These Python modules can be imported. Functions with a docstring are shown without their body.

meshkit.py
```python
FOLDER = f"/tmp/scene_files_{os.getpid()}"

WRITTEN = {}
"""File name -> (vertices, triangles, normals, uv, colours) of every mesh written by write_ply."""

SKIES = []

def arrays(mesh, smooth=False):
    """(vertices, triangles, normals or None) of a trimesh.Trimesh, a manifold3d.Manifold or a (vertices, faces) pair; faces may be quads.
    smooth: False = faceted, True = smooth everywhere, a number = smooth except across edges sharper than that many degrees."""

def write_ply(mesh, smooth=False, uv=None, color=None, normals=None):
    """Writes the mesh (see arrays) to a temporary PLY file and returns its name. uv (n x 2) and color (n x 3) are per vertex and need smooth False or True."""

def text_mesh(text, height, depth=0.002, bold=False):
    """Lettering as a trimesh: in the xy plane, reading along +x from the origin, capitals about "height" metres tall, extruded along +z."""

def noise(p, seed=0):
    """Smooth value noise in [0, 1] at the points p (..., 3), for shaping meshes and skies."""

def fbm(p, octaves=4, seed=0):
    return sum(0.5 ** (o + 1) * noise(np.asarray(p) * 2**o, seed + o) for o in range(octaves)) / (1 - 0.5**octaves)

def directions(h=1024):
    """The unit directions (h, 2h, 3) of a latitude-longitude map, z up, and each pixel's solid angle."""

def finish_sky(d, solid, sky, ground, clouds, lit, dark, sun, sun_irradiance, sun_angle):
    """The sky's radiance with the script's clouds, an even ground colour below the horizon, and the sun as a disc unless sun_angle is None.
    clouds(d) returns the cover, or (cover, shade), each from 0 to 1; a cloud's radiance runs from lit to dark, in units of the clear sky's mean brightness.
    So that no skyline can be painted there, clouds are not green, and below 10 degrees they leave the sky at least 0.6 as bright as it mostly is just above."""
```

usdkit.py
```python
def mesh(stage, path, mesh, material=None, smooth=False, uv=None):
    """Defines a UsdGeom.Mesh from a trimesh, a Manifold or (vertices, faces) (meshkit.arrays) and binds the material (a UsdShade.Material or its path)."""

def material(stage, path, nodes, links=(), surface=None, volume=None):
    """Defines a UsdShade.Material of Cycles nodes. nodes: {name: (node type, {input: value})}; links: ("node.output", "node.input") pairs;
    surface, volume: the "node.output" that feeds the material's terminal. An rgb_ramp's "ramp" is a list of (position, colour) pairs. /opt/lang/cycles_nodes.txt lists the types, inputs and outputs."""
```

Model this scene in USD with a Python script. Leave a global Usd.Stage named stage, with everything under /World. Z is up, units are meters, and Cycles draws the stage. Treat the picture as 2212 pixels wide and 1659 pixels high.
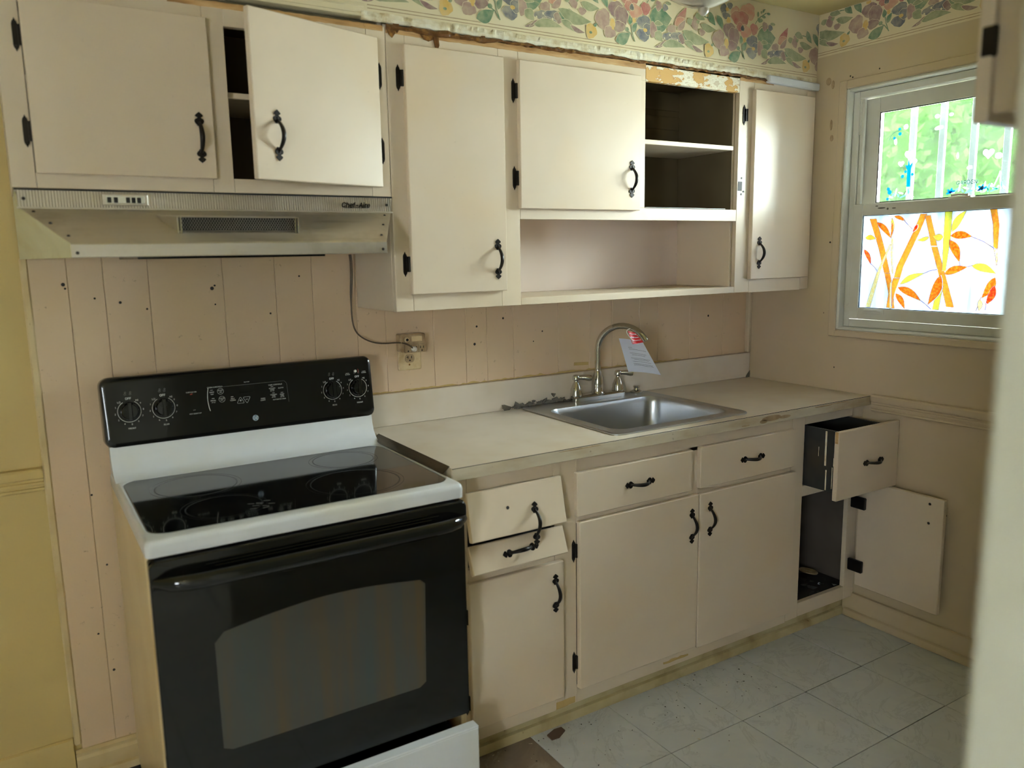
import math, random
import numpy as np, trimesh
from shapely.geometry import Polygon, Point, LineString, box as sbox
from shapely import affinity
from trimesh.transformations import rotation_matrix as ROT, translation_matrix as TR
import usdkit, meshkit
from pxr import Usd, UsdGeom, UsdLux, UsdShade, Gf, Sdf, Vt

stage = Usd.Stage.CreateInMemory()
UsdGeom.SetStageUpAxis(stage, UsdGeom.Tokens.z)
UsdGeom.SetStageMetersPerUnit(stage, 1.0)
UsdGeom.Xform.Define(stage, '/World'); UsdGeom.Scope.Define(stage, '/World/Looks')
rng = np.random.default_rng(7); random.seed(7)
PI = math.pi

# ---------------------------------------------------------------- camera, sky, lights, exposure
def camera():
    yaw, pitch, roll = -0.55598, -0.16235, -0.017217
    c, s, cp, sp = math.cos(yaw), math.sin(yaw), math.cos(pitch), math.sin(pitch)
    f = np.array([-s * cp, c * cp, sp]); r = np.array([c, s, 0]); u = np.cross(r, f)
    cr, sr = math.cos(roll), math.sin(roll)
    r, u = cr * r + sr * u, -sr * r + cr * u
    cam = UsdGeom.Camera.Define(stage, '/World/camera')
    m = np.eye(4); m[0, :3], m[1, :3], m[2, :3], m[3, :3] = r, u, -f, (-0.0236, -2.4675, 1.4780)
    cam.AddTransformOp().Set(Gf.Matrix4d(*m.ravel().tolist()))
    cam.CreateHorizontalApertureAttr(36.0); cam.CreateVerticalApertureAttr(27.0)
    cam.CreateFocalLengthAttr(1721.78 * 36 / 2212)
    cam.CreateFStopAttr(1.8 * 1.4); cam.CreateFocusDistanceAttr(2.9)
    cam.CreateClippingRangeAttr(Gf.Vec2f(0.05, 500))
    cam.CreateExposureAttr(EXPOSURE)
    return cam
EXPOSURE = 0.12
camera()
sky = UsdLux.DomeLight.Define(stage, '/World/sky')
sky.CreateIntensityAttr(12.0); sky.CreateColorAttr(Gf.Vec3f(0.86, 0.95, 1.0))

def rect_light(name, loc, target, w, h, power, col):
    l = UsdLux.RectLight.Define(stage, '/World/' + name)
    z = np.array(loc, float) - np.array(target, float); z /= np.linalg.norm(z)
    x = np.cross([0, 0, 1.0], z); x /= np.linalg.norm(x); y = np.cross(z, x)
    m = np.eye(4); m[0, :3], m[1, :3], m[2, :3], m[3, :3] = x, y, z, loc
    l.AddTransformOp().Set(Gf.Matrix4d(*m.ravel().tolist()))
    l.CreateWidthAttr(w); l.CreateHeightAttr(h); l.CreateIntensityAttr(power); l.CreateColorAttr(Gf.Vec3f(*col))
# the bright open sky beside the trees, as it falls through the kitchen window
rect_light('open_sky', (4.7, -2.45, 2.0), (2.7, -2.3, 1.9), 3.9, 2.8, 57.0, (0.92, 0.95, 1.0))

# ---------------------------------------------------------------- helpers
def S(*c):
    return tuple((x / 255 / 12.92) if x / 255 < 0.04045 else ((x / 255 + 0.055) / 1.055) ** 2.4 for x in c)

used, ORIG = {}, {}
def path_for(name, parent):
    base = (parent.GetPath().pathString if parent else '/World') + '/' + name
    n = used.get(base, -1) + 1; used[base] = n
    return base if n == 0 else f'{base}_{n:03d}'

def keys(p, label=None, cat=None, group=None, kind=None):
    for k, v in (('label', label), ('category', cat), ('group', group), ('kind', kind)):
        if v: p.SetCustomDataByKey(k, v)
    return p

def thing(name, label, cat, loc=(0, 0, 0), group=None, kind=None, parent=None):
    x = UsdGeom.Xform.Define(stage, path_for(name, parent))
    if any(loc): x.AddTranslateOp().Set(Gf.Vec3d(*loc)); ORIG[x.GetPath().pathString] = np.array(loc, float)
    return keys(x.GetPrim(), label, cat, group, kind)

def cat_(ms): return trimesh.util.concatenate([m for m in ms if m is not None])

def obj(name, mesh, mat, parent=None, smooth=30, label=None, cat=None, group=None, kind=None, col=None):
    """one Mesh prim, given in world coordinates; under a thing it is moved to that thing's base"""
    if isinstance(mesh, list): mesh = cat_(mesh)
    path = path_for(name, parent); org = ORIG.get('/'.join(path.split('/')[:3]))
    if org is not None:
        mesh = mesh.copy(); mesh.apply_translation(-org)
    m = usdkit.mesh(stage, path, mesh, M[mat], False if col is not None else smooth)
    if col is not None:
        UsdGeom.PrimvarsAPI(m).CreatePrimvar('tint', Sdf.ValueTypeNames.Color3fArray, 'vertex').Set(Vt.Vec3fArray.FromNumpy(np.asarray(col, np.float32)))
    return keys(m.GetPrim(), label, cat, group, kind)

def hull(pts): return trimesh.convex.convex_hull(np.asarray(pts, float))

def bx(x0, x1, y0, y1, z0, z1, c=0.0015):
    """a box with chamfered edges"""
    x0, x1 = sorted((x0, x1)); y0, y1 = sorted((y0, y1)); z0, z1 = sorted((z0, z1))
    c = min(c, (x1 - x0) / 3, (y1 - y0) / 3, (z1 - z0) / 3)
    if c <= 0:
        m = trimesh.creation.box([x1 - x0, y1 - y0, z1 - z0]); m.apply_translation([(x0 + x1) / 2, (y0 + y1) / 2, (z0 + z1) / 2]); return m
    p = []
    for x, sx in ((x0, 1), (x1, -1)):
        for y, sy in ((y0, 1), (y1, -1)):
            for z, sz in ((z0, 1), (z1, -1)):
                p += [(x + sx * c, y + sy * c, z), (x + sx * c, y, z + sz * c), (x, y + sy * c, z + sz * c)]
    return hull(p)

def xf(m, *mats):
    m = m.copy()
    for t in mats: m.apply_transform(t)
    return m

def loft(rings, cap0=True, cap1=True, closed=True):
    rings = [np.asarray(r, float) for r in rings]; n = len(rings[0]); v = np.vstack(rings); f = []
    for i in range(len(rings) - 1):
        a, b = i * n, (i + 1) * n
        for j in range(n if closed else n - 1):
            k = (j + 1) % n
            f += [(a + j, a + k, b + k), (a + j, b + k, b + j)]
    vs = [v]
    for flag, ring, rev, base in ((cap0, rings[0], True, 0), (cap1, rings[-1], False, (len(rings) - 1) * n)):
        if flag:
            ci = sum(len(x) for x in vs); vs.append(ring.mean(0)[None])
            for j in range(n):
                k = (j + 1) % n
                f.append((ci, base + k, base + j) if rev else (ci, base + j, base + k))
    m = trimesh.Trimesh(np.vstack(vs), f, process=False)
    return m

def rr(x0, x1, y0, y1, r, n=7):
    """rounded rectangle, counter-clockwise, 4(n+1) points"""
    out = []
    for cx, cy, a in ((x1 - r, y1 - r, 0), (x0 + r, y1 - r, PI / 2), (x0 + r, y0 + r, PI), (x1 - r, y0 + r, 1.5 * PI)):
        for i in range(n + 1):
            t = a + PI / 2 * i / n; out.append((cx + r * math.cos(t), cy + r * math.sin(t)))
    return np.array(out)

def ring3(p2, z): return np.column_stack([p2, np.full(len(p2), z)])

def tube(path, r, n=10, sq=1.0, up=(0, 0, 1), cap=True):
    """a swept tube; r: radius or one per point; sq: squash of the second axis"""
    p = np.asarray(path, float); r = np.broadcast_to(np.asarray(r, float), (len(p),)); t = np.gradient(p, axis=0)
    t /= np.linalg.norm(t, axis=1, keepdims=True); rings = []
    a = np.cross(t[0], up)
    if np.linalg.norm(a) < 1e-3: a = np.cross(t[0], (1, 0, 0))
    a /= np.linalg.norm(a)
    for i in range(len(p)):
        a = a - t[i] * (a @ t[i]); a /= np.linalg.norm(a); b = np.cross(t[i], a)
        rings.append([p[i] + r[i] * (math.cos(q) * a + sq * math.sin(q) * b) for q in np.linspace(0, 2 * PI, n, endpoint=False)])
    m = loft(rings, cap, cap); m.fix_normals(); return m

def lathe(prof, n=24, loc=(0, 0, 0), axis='z'):
    prof = np.array(prof, float); prof[:, 0] = np.maximum(prof[:, 0], 1e-5)
    rings = [[(r * math.cos(t), r * math.sin(t), z) for t in np.linspace(0, 2 * PI, n, endpoint=False)] for r, z in prof]
    m = loft(rings); m.fix_normals()
    if axis == '-y': m.apply_transform(ROT(PI / 2, [1, 0, 0]))       # z -> -y
    if axis == 'x': m.apply_transform(ROT(PI / 2, [0, 1, 0]))
    m.apply_translation(loc); return m

def smooth_path(pts, n=8):
    from scipy.interpolate import CubicSpline
    p = np.array(pts, float); t = np.r_[0, np.cumsum(np.linalg.norm(np.diff(p, axis=0), axis=1))]
    return CubicSpline(t, p)(np.linspace(0, t[-1], n * len(p)))

def ext(poly, h):
    if isinstance(poly, (list, np.ndarray)): poly = Polygon(poly)
    if not poly.is_valid: poly = poly.buffer(0)
    gs = [g for g in getattr(poly, 'geoms', [poly]) if g.geom_type == 'Polygon' and g.area > 1e-9]
    return cat_([trimesh.creation.extrude_polygon(g, h, engine='earcut') for g in gs]) if gs else None

FRONT = ROT(PI / 2, [1, 0, 0])            # xy drawing -> xz plane, extrusion towards -y
def front(m, y=0.0, x=0.0, z=0.0): return xf(m, FRONT, TR([x, y, z]))
RIGHTW = np.array([[0, 0, -1, 0], [-1, 0, 0, 0], [0, 1, 0, 0], [0, 0, 0, 1.0]])   # drawing x -> -y, y -> z, extrusion -> -x

_txt = {}
def txt(s, h, bold=False, d=0.0004):
    if (s, bold) not in _txt: _txt[(s, bold)] = meshkit.text_mesh(s, 1.0, depth=1.0, bold=bold)
    m = _txt[(s, bold)].copy(); m.apply_scale([h, h, d]); m.apply_translation([-m.bounds[:, 0].mean(), -h / 2, 0]); return m

# ---------------------------------------------------------------- materials
M = {}
def mat(name, nodes, links, surface='p.BSDF'):
    M[name] = usdkit.material(stage, '/World/Looks/' + name, nodes, links, surface=surface)

def plain(name, col, rough=0.5, metal=0.0, spec=0.5, **kw):
    mat(name, {'p': ('principled_bsdf', dict(base_color=col, roughness=rough, metallic=metal, specular_ior_level=spec, **kw))}, [])

def painted(name, a, b, c=None, scale=1.4, rough=0.45, dirt=0.25, bump=0.06, dirtcol=None, stretch=(1, 1, 1), spec=0.4, dscale=55):
    """aged paint: two tones in wide soft patches, small dirt specks, slight orange-peel relief"""
    c = c or b; dirtcol = dirtcol or tuple(x * 0.45 for x in b)
    mat(name, {
        'g': ('geometry', {}), 'm': ('mapping', {'scale': stretch}),
        'n': ('noise_texture', {'scale': scale, 'detail': 3.0, 'roughness': 0.55}),
        'r': ('rgb_ramp', {'ramp': [(0.32, a), (0.52, b), (0.72, c)]}),
        'd': ('noise_texture', {'scale': dscale, 'detail': 4.0, 'roughness': 0.7}),
        'dr': ('map_range', {'from_min': 0.66, 'from_max': 0.78, 'to_min': 0.0, 'to_max': dirt, 'clamp': True}),
        'x': ('mix_color', {'b': dirtcol}),
        'f': ('noise_texture', {'scale': 420.0, 'detail': 2.0}),
        'bp': ('bump', {'strength': bump, 'distance': 0.002}),
        'p': ('principled_bsdf', {'roughness': rough, 'specular_ior_level': spec})},
        [('g.position', 'm.vector'), ('m.vector', 'n.vector'), ('g.position', 'd.vector'), ('g.position', 'f.vector'), ('n.fac', 'r.fac'), ('d.fac', 'dr.value'),
         ('dr.result', 'x.fac'), ('r.color', 'x.a'), ('x.result', 'p.base_color'), ('f.fac', 'bp.height'), ('bp.normal', 'p.normal')])

painted('cabinet_paint', S(224, 206, 182), S(218, 201, 178), S(214, 194, 164), rough=0.38, dirt=0.18)
painted('door_paint', S(226, 207, 184), S(221, 203, 180), S(222, 198, 166), scale=2.2, rough=0.34, dirt=0.15)
painted('plank_paint', S(220, 191, 162), S(215, 189, 157), S(214, 186, 144), scale=1.6, rough=0.42, dirt=0.6, dirtcol=S(96, 60, 34), dscale=40)
painted('wall_paint', S(208, 182, 122), S(202, 178, 118), S(200, 172, 108), rough=0.5, dirt=0.25)
painted('right_wall_paint', S(200, 180, 154), S(196, 177, 146), S(196, 176, 132), scale=2.0, rough=0.45, dirt=0.3)
painted('trim_paint', S(216, 194, 150), S(208, 186, 142), S(190, 160, 108), scale=6, rough=0.4, dirt=0.8, dirtcol=S(104, 72, 40), dscale=30)
painted('toe_paint', S(196, 182, 140), S(186, 170, 126), S(160, 140, 98), scale=9, rough=0.5, dirt=0.9, dirtcol=S(74, 52, 28), dscale=36)
painted('ceiling_paint', S(222, 206, 150), S(216, 200, 146), rough=0.7, dirt=0.05)
painted('near_wall_paint', S(198, 196, 182), S(192, 190, 174), S(188, 184, 164), scale=3, rough=0.5, dirt=0.15, dscale=12, bump=0.2)
painted('soffit_paint', S(226, 214, 184), S(220, 206, 172), rough=0.6, dirt=0.1)
painted('plaster', S(236, 230, 212), S(226, 216, 190), S(198, 176, 132), scale=30, rough=0.8, dirt=0.5, dirtcol=S(150, 110, 66), dscale=90, bump=0.5)
painted('raw_wood', S(206, 168, 118), S(188, 146, 94), S(150, 106, 62), scale=14, rough=0.65, dirt=0.7, dirtcol=S(90, 50, 22), stretch=(0.6, 1, 4), dscale=30)
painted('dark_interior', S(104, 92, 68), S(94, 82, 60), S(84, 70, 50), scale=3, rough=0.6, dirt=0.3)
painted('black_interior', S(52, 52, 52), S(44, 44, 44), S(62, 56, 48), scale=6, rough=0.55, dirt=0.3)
painted('laminate', S(218, 205, 190), S(212, 199, 182), S(206, 189, 166), scale=5, rough=0.32, dirt=0.25, dirtcol=S(140, 116, 84), bump=0.03, dscale=60)
painted('laminate_edge', S(206, 194, 172), S(196, 182, 158), S(180, 160, 130), scale=7, rough=0.45, dirt=0.9, dirtcol=S(96, 76, 56), dscale=26, stretch=(1, 1, 3))
painted('enamel', S(228, 230, 234), S(224, 226, 230), S(222, 219, 210), scale=2.5, rough=0.16, dirt=0.12, dirtcol=S(160, 140, 100), bump=0.0, spec=0.5)
painted('stove_side', S(222, 200, 158), S(214, 190, 146), S(206, 176, 124), scale=2.5, rough=0.3, dirt=0.25)
painted('vinyl_frame', S(214, 212, 200), S(208, 206, 194), S(200, 196, 180), scale=5, rough=0.35, dirt=0.25, dirtcol=S(120, 114, 100), dscale=24)
painted('outlet_plastic', S(220, 198, 158), S(212, 188, 146), S(196, 166, 120), scale=30, rough=0.4, dirt=0.5, dirtcol=S(120, 84, 50), dscale=120)
painted('adapter_plastic', S(182, 158, 126), S(168, 144, 112), S(152, 126, 96), scale=40, rough=0.4, dirt=0.4)
painted('hood_enamel', S(228, 224, 190), S(222, 217, 180), S(212, 202, 156), scale=7, rough=0.3, dirt=0.4, dirtcol=S(110, 92, 50), dscale=30)
painted('bark', S(110, 92, 72), S(90, 74, 58), scale=12, rough=0.9)
plain('bronze', S(46, 42, 40), 0.38, 0.75)
plain('black_plastic', S(19, 18, 17), 0.13, 0.0, 0.45)
plain('black_gloss', S(14, 14, 14), 0.06, 0.0, 0.55)
plain('black_gap', S(16, 14, 12), 0.7)
plain('chrome', S(214, 212, 206), 0.09, 1.0)
plain('white_print', S(214, 214, 210), 0.5)
plain('dim_print', S(120, 120, 118), 0.5)
plain('red_lamp', S(190, 60, 46), 0.3)
plain('ring_mark', S(14, 14, 14), 0.2, 0.0, 0.3)
plain('white_plastic', S(236, 234, 226), 0.3)
plain('logo_blue', S(96, 122, 150), 0.3, 0.4)
plain('logo_face', S(206, 214, 220), 0.3, 0.3)
plain('slot_dark', S(36, 28, 22), 0.6)
plain('cord_brown', S(82, 66, 48), 0.5)
plain('paper', S(226, 230, 246), 0.6)
plain('red_print', S(206, 36, 44), 0.5)
plain('grey_print', S(150, 152, 170), 0.6)
plain('guard_metal', S(58, 68, 70), 0.6)
plain('sticker_teal', S(120, 196, 196), 0.5)
painted('niche_paint', S(228, 208, 192), S(224, 206, 192), S(222, 200, 180), scale=1.6, rough=0.42, dirt=0.3)
plain('brown_chunk', S(96, 74, 62), 0.7)
plain('lamp_glass', S(196, 190, 176), 0.12, 0.0, 0.6)
plain('rust', S(150, 104, 44), 0.6)
painted('glue_brown', S(120, 78, 36), S(96, 60, 26), S(156, 112, 58), scale=40, rough=0.35, dirt=0.6, dirtcol=S(40, 22, 10), dscale=60, bump=0.4)
plain('caulk_dark', S(104, 98, 88), 0.6)
plain('glue_yellow', S(196, 166, 104), 0.6)
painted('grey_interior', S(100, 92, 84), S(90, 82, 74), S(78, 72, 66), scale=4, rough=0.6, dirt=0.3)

def metal(name, col, rough, sc, strength=0.02, dirt=0.3, dirtcol=(0.25, 0.2, 0.1)):
    mat(name, {'g': ('geometry', {}), 'm': ('mapping', {'scale': sc}), 'n': ('noise_texture', {'scale': 1.0, 'detail': 4.0}),
               'bp': ('bump', {'strength': strength, 'distance': 0.001}), 'mr': ('map_range', {'from_min': 0.3, 'from_max': 0.7, 'to_min': rough * 0.8, 'to_max': rough * 1.25}),
               'd': ('noise_texture', {'scale': 9.0, 'detail': 5.0, 'roughness': 0.65}), 'dr': ('map_range', {'from_min': 0.52, 'from_max': 0.75, 'to_min': 0.0, 'to_max': dirt, 'clamp': True}),
               'x': ('mix_color', {'a': col, 'b': dirtcol}),
               'p': ('principled_bsdf', {'metallic': 1.0})},
        [('g.position', 'm.vector'), ('m.vector', 'n.vector'), ('n.fac', 'bp.height'), ('bp.normal', 'p.normal'), ('n.fac', 'mr.value'), ('mr.result', 'p.roughness'),
         ('g.position', 'd.vector'), ('d.fac', 'dr.value'), ('dr.result', 'x.fac'), ('x.result', 'p.base_color')])
metal('hood_steel', S(216, 209, 200), 0.42, (4, 60, 60), strength=0.002, dirt=0.3, dirtcol=S(150, 134, 106))
plain('sink_steel', S(196, 199, 204), 0.33, 1.0)
metal('strip_metal', S(126, 116, 100), 0.4, (300, 10, 300), dirt=0.6, dirtcol=S(80, 70, 52))

# vinyl floor tile: grey-green marbling with fine darker veins; each tile a little different
def tile_mat(name, a, b, vein):
    mat(name, {'g': ('geometry', {}), 'o': ('object_info', {}), 'mm': ('math', {'math_type': 'multiply', 'value2': 37.0}), 'cv': ('combine_xyz', {}),
               'ad': ('vector_math', {'math_type': 'add'}),
               'n': ('noise_texture', {'scale': 5.0, 'detail': 6.0, 'roughness': 0.6, 'distortion': 1.2}),
               'r': ('rgb_ramp', {'ramp': [(0.3, a), (0.55, b), (0.75, a)]}),
               'v': ('noise_texture', {'scale': 3.2, 'detail': 5.0, 'roughness': 0.65, 'distortion': 1.6}),
               'vs': ('math', {'math_type': 'subtract', 'value2': 0.5}), 'va': ('math', {'math_type': 'absolute'}),
               'vr': ('map_range', {'from_min': 0.0, 'from_max': 0.022, 'to_min': 0.30, 'to_max': 0.0, 'clamp': True}),
               'x': ('mix_color', {'b': vein}),
               'd': ('noise_texture', {'scale': 70.0, 'detail': 3.0, 'roughness': 0.7}), 'dr': ('map_range', {'from_min': 0.68, 'from_max': 0.8, 'to_min': 0.0, 'to_max': 0.7, 'clamp': True}),
               'y': ('mix_color', {'b': S(70, 62, 50)}),
               'p': ('principled_bsdf', {'roughness': 0.4, 'specular_ior_level': 0.4})},
        [('o.random', 'mm.value1'), ('mm.value', 'cv.x'), ('mm.value', 'cv.y'), ('g.position', 'ad.vector1'), ('cv.vector', 'ad.vector2'), ('ad.vector', 'n.vector'), ('ad.vector', 'v.vector'),
         ('n.fac', 'r.fac'), ('v.fac', 'vs.value1'), ('vs.value', 'va.value1'), ('va.value', 'vr.value'), ('vr.result', 'x.fac'), ('r.color', 'x.a'),
         ('g.position', 'd.vector'), ('d.fac', 'dr.value'), ('dr.result', 'y.fac'), ('x.result', 'y.a'), ('y.result', 'p.base_color')])
tile_mat('vinyl_tile', S(218, 219, 220), S(208, 210, 212), S(160, 162, 162))
tile_mat('old_tile', S(150, 134, 116), S(128, 112, 98), S(168, 160, 148))

# oven door glass: dark, with brownish vertical run marks
mat('oven_glass', {'g': ('geometry', {}), 'm': ('mapping', {'scale': (16, 1, 1.2)}), 'n': ('noise_texture', {'scale': 1.0, 'detail': 4.0, 'roughness': 0.6}),
                   'r': ('rgb_ramp', {'ramp': [(0.3, S(66, 74, 72)), (0.5, S(74, 72, 66)), (0.68, S(84, 72, 52))]}), 'p': ('principled_bsdf', {'roughness': 0.22, 'specular_ior_level': 0.5})},
    [('g.position', 'm.vector'), ('m.vector', 'n.vector'), ('n.fac', 'r.fac'), ('r.color', 'p.base_color')])
# printed designs: colour from the mesh
mat('print_color', {'a': ('attribute', {'attribute': 'tint'}), 'g': ('geometry', {}), 'n': ('noise_texture', {'scale': 45.0, 'detail': 3.0}), 'mr': ('map_range', {'from_min': 0.3, 'from_max': 0.7, 'to_min': 0.0, 'to_max': 0.4, 'clamp': True}),
                    'x': ('mix_color', {'b': S(214, 202, 166)}), 'p': ('principled_bsdf', {'roughness': 0.6, 'specular_ior_level': 0.3})},
    [('g.position', 'n.vector'), ('n.fac', 'mr.value'), ('mr.result', 'x.fac'), ('a.color', 'x.a'), ('x.result', 'p.base_color')])
def seethrough(name, node_col, extra_nodes, links, clear, dim=1.0):
    """thin coloured film: light passes diffusely and straight"""
    mat(name, {**extra_nodes, 'dm': ('mix_color', {'blend_type': 'multiply', 'fac': 1.0, 'b': (dim, dim, dim)}), 't': ('translucent_bsdf', {}), 'd': ('diffuse_bsdf', {}), 'c': ('transparent_bsdf', {}), 'mx': ('mix_closure', {'fac': 0.25}), 'my': ('mix_closure', {'fac': clear})},
        links + [(node_col, 'dm.a'), ('dm.result', 't.color'), ('dm.result', 'd.color'), (node_col, 'c.color'), ('t.BSDF', 'mx.closure1'), ('d.BSDF', 'mx.closure2'), ('mx.closure', 'my.closure1'), ('c.BSDF', 'my.closure2')], 'my.closure')
seethrough('film_print', 'x.result', {'a': ('attribute', {'attribute': 'tint'}), 'g': ('geometry', {}), 'n': ('noise_texture', {'scale': 120.0, 'detail': 2.0}), 'mr': ('map_range', {'from_min': 0.45, 'from_max': 0.6, 'to_min': 0.0, 'to_max': 0.45, 'clamp': True}), 'x': ('mix_color', {'b': S(255, 214, 110)})},
           [('g.position', 'n.vector'), ('n.fac', 'mr.value'), ('mr.result', 'x.fac'), ('a.color', 'x.a')], 0.8, 1.0)
seethrough('film_clear', 'r.color', {'g': ('geometry', {}), 'm': ('mapping', {'scale': (1, 22, 2.0)}), 'n': ('noise_texture', {'scale': 1.0, 'detail': 4.0}), 'r': ('rgb_ramp', {'ramp': [(0.35, S(214, 228, 252)), (0.55, S(244, 252, 255)), (0.7, S(196, 214, 246))]})},
           [('g.position', 'm.vector'), ('m.vector', 'n.vector'), ('n.fac', 'r.fac')], 0.18, 0.38)
seethrough('sticker', 'a.color', {'a': ('attribute', {'attribute': 'tint'})}, [], 0.3, 0.5)
def pane(name, haze, tint):
    mat(name, {'f': ('fresnel', {'IOR': 1.45}), 'c': ('transparent_bsdf', {'color': tint}), 't': ('translucent_bsdf', {'color': (0.92, 0.98, 0.96)}), 'h': ('mix_closure', {}), 'g': ('glossy_bsdf', {'roughness': 0.02}), 'm': ('mix_closure', {}),
               'p': ('geometry', {}), 'n': ('noise_texture', {'scale': 7.0, 'detail': 4.0, 'roughness': 0.6}), 'r': ('map_range', {'from_min': 0.3, 'from_max': 0.7, 'to_min': haze * 0.6, 'to_max': haze * 1.4, 'clamp': True})},
        [('p.position', 'n.vector'), ('n.fac', 'r.value'), ('r.result', 'h.fac'), ('c.BSDF', 'h.closure1'), ('t.BSDF', 'h.closure2'), ('f.fac', 'm.fac'), ('h.closure', 'm.closure1'), ('g.BSDF', 'm.closure2')], 'm.closure')
pane('pane_glass', 0.006, (0.93, 0.99, 0.96))
pane('film_glass', 0.006, (0.96, 1.0, 1.0))
mat('foliage', {'o': ('geometry', {}), 'r': ('rgb_ramp', {'ramp': [(0.0, S(58, 88, 38)), (0.5, S(78, 110, 48)), (1.0, S(106, 132, 66))]}), 'd': ('diffuse_bsdf', {}), 't': ('translucent_bsdf', {}), 'm': ('mix_closure', {'fac': 0.4})},
    [('o.random_per_island', 'r.fac'), ('r.color', 'd.color'), ('r.color', 't.color'), ('d.BSDF', 'm.closure1'), ('t.BSDF', 'm.closure2')], 'm.closure')
painted('lawn', S(84, 110, 50), S(100, 124, 60), S(120, 124, 84), scale=1.2, rough=0.9)
painted('paving', S(170, 170, 164), S(160, 158, 150), scale=2, rough=0.8)

# ================================================================ THE SETTING
XR, ZC, YB = 2.748, 2.372, -5.0
TO_BACK = np.array([[0, 0, -1, 0], [-1, 0, 0, 0], [0, 1, 0, 0], [0, 0, 0, 1.0]])     # profile (depth, z) run along -x
TO_RIGHT = np.array([[-1, 0, 0, 0], [0, 0, 1, 0], [0, 1, 0, 0], [0, 0, 0, 1.0]])     # profile (depth, z) run along +y
def run_back(prof, x0, x1, y=0.0): return xf(ext(prof, x1 - x0), TO_BACK, TR([x1, y, 0]))
def run_right(prof, y0, y1, x=XR): return xf(ext(prof, y1 - y0), TO_RIGHT, TR([x, y0, 0]))

# floor: a dark bed and the vinyl tiles on it
fl = thing('floor', 'worn vinyl tile floor in front of the base cabinets', 'floor', kind='structure')
obj('floor_bed', bx(-2.72, 2.87, YB - .1, .1, -.06, -.003, 0), 'black_gap', fl)
t0 = .305
for i in range(-12, 6):
    for j in range(0, 15):
        x, y = 1.202 + t0 * i, -.5635 - t0 * j
        x1, y1 = min(x + t0, XR), y - t0
        if (x > .55 and j > 5): continue
        if j > 6 or x < -.4:
            continue
        g = float(rng.choice([.0007, .0011, .0019]))
        old = (i == -1 and j == 0)
        m = bx(x + g, x1 - g, y1 + g, y - g, -.004, 0 - float(rng.uniform(0, .0006)), .0006)
        obj('floor_tile', m, 'old_tile' if old else 'vinyl_tile', fl, smooth=False, label='older brown floor tile beside the stove' if old else None)
obj('floor_covering', [bx(-2.6, 1.202 - t0 * 5, -5, -.02, -.004, 0, 0), bx(1.202 - t0 * 5, .6, -5, -.5635 - t0 * 7, -.004, 0, 0)], 'vinyl_tile', fl, label='plain vinyl of the next room')

def ragged(x0, x1, lo, hi, y, th, step=.006, seed=0, amp=1.0):
    rings = []
    for k, x in enumerate(np.arange(x0, x1, step)):
        q = lambda f, s: float(meshkit.noise(np.array([x * f, s * 7.3, 0.5]), seed + s)) - .5
        a, b = lo(x) + .007 * amp * q(60, 1) + .006 * amp * q(17, 2), hi(x) + .007 * amp * q(70, 3) + .006 * amp * q(19, 4)
        b = max(b, a + .0008); t = th * (.45 + 1.1 * (q(90, 5) + .5)); h = b - a
        rings.append([(x, y, a), (x, y - t * .6, a + .1 * h), (x, y - t, a + .4 * h), (x, y - t * (.7 + q(120, 6)), a + .75 * h), (x, y - t * .3, b), (x, y, b)])
    m = loft(rings); m.fix_normals(); return m
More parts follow.
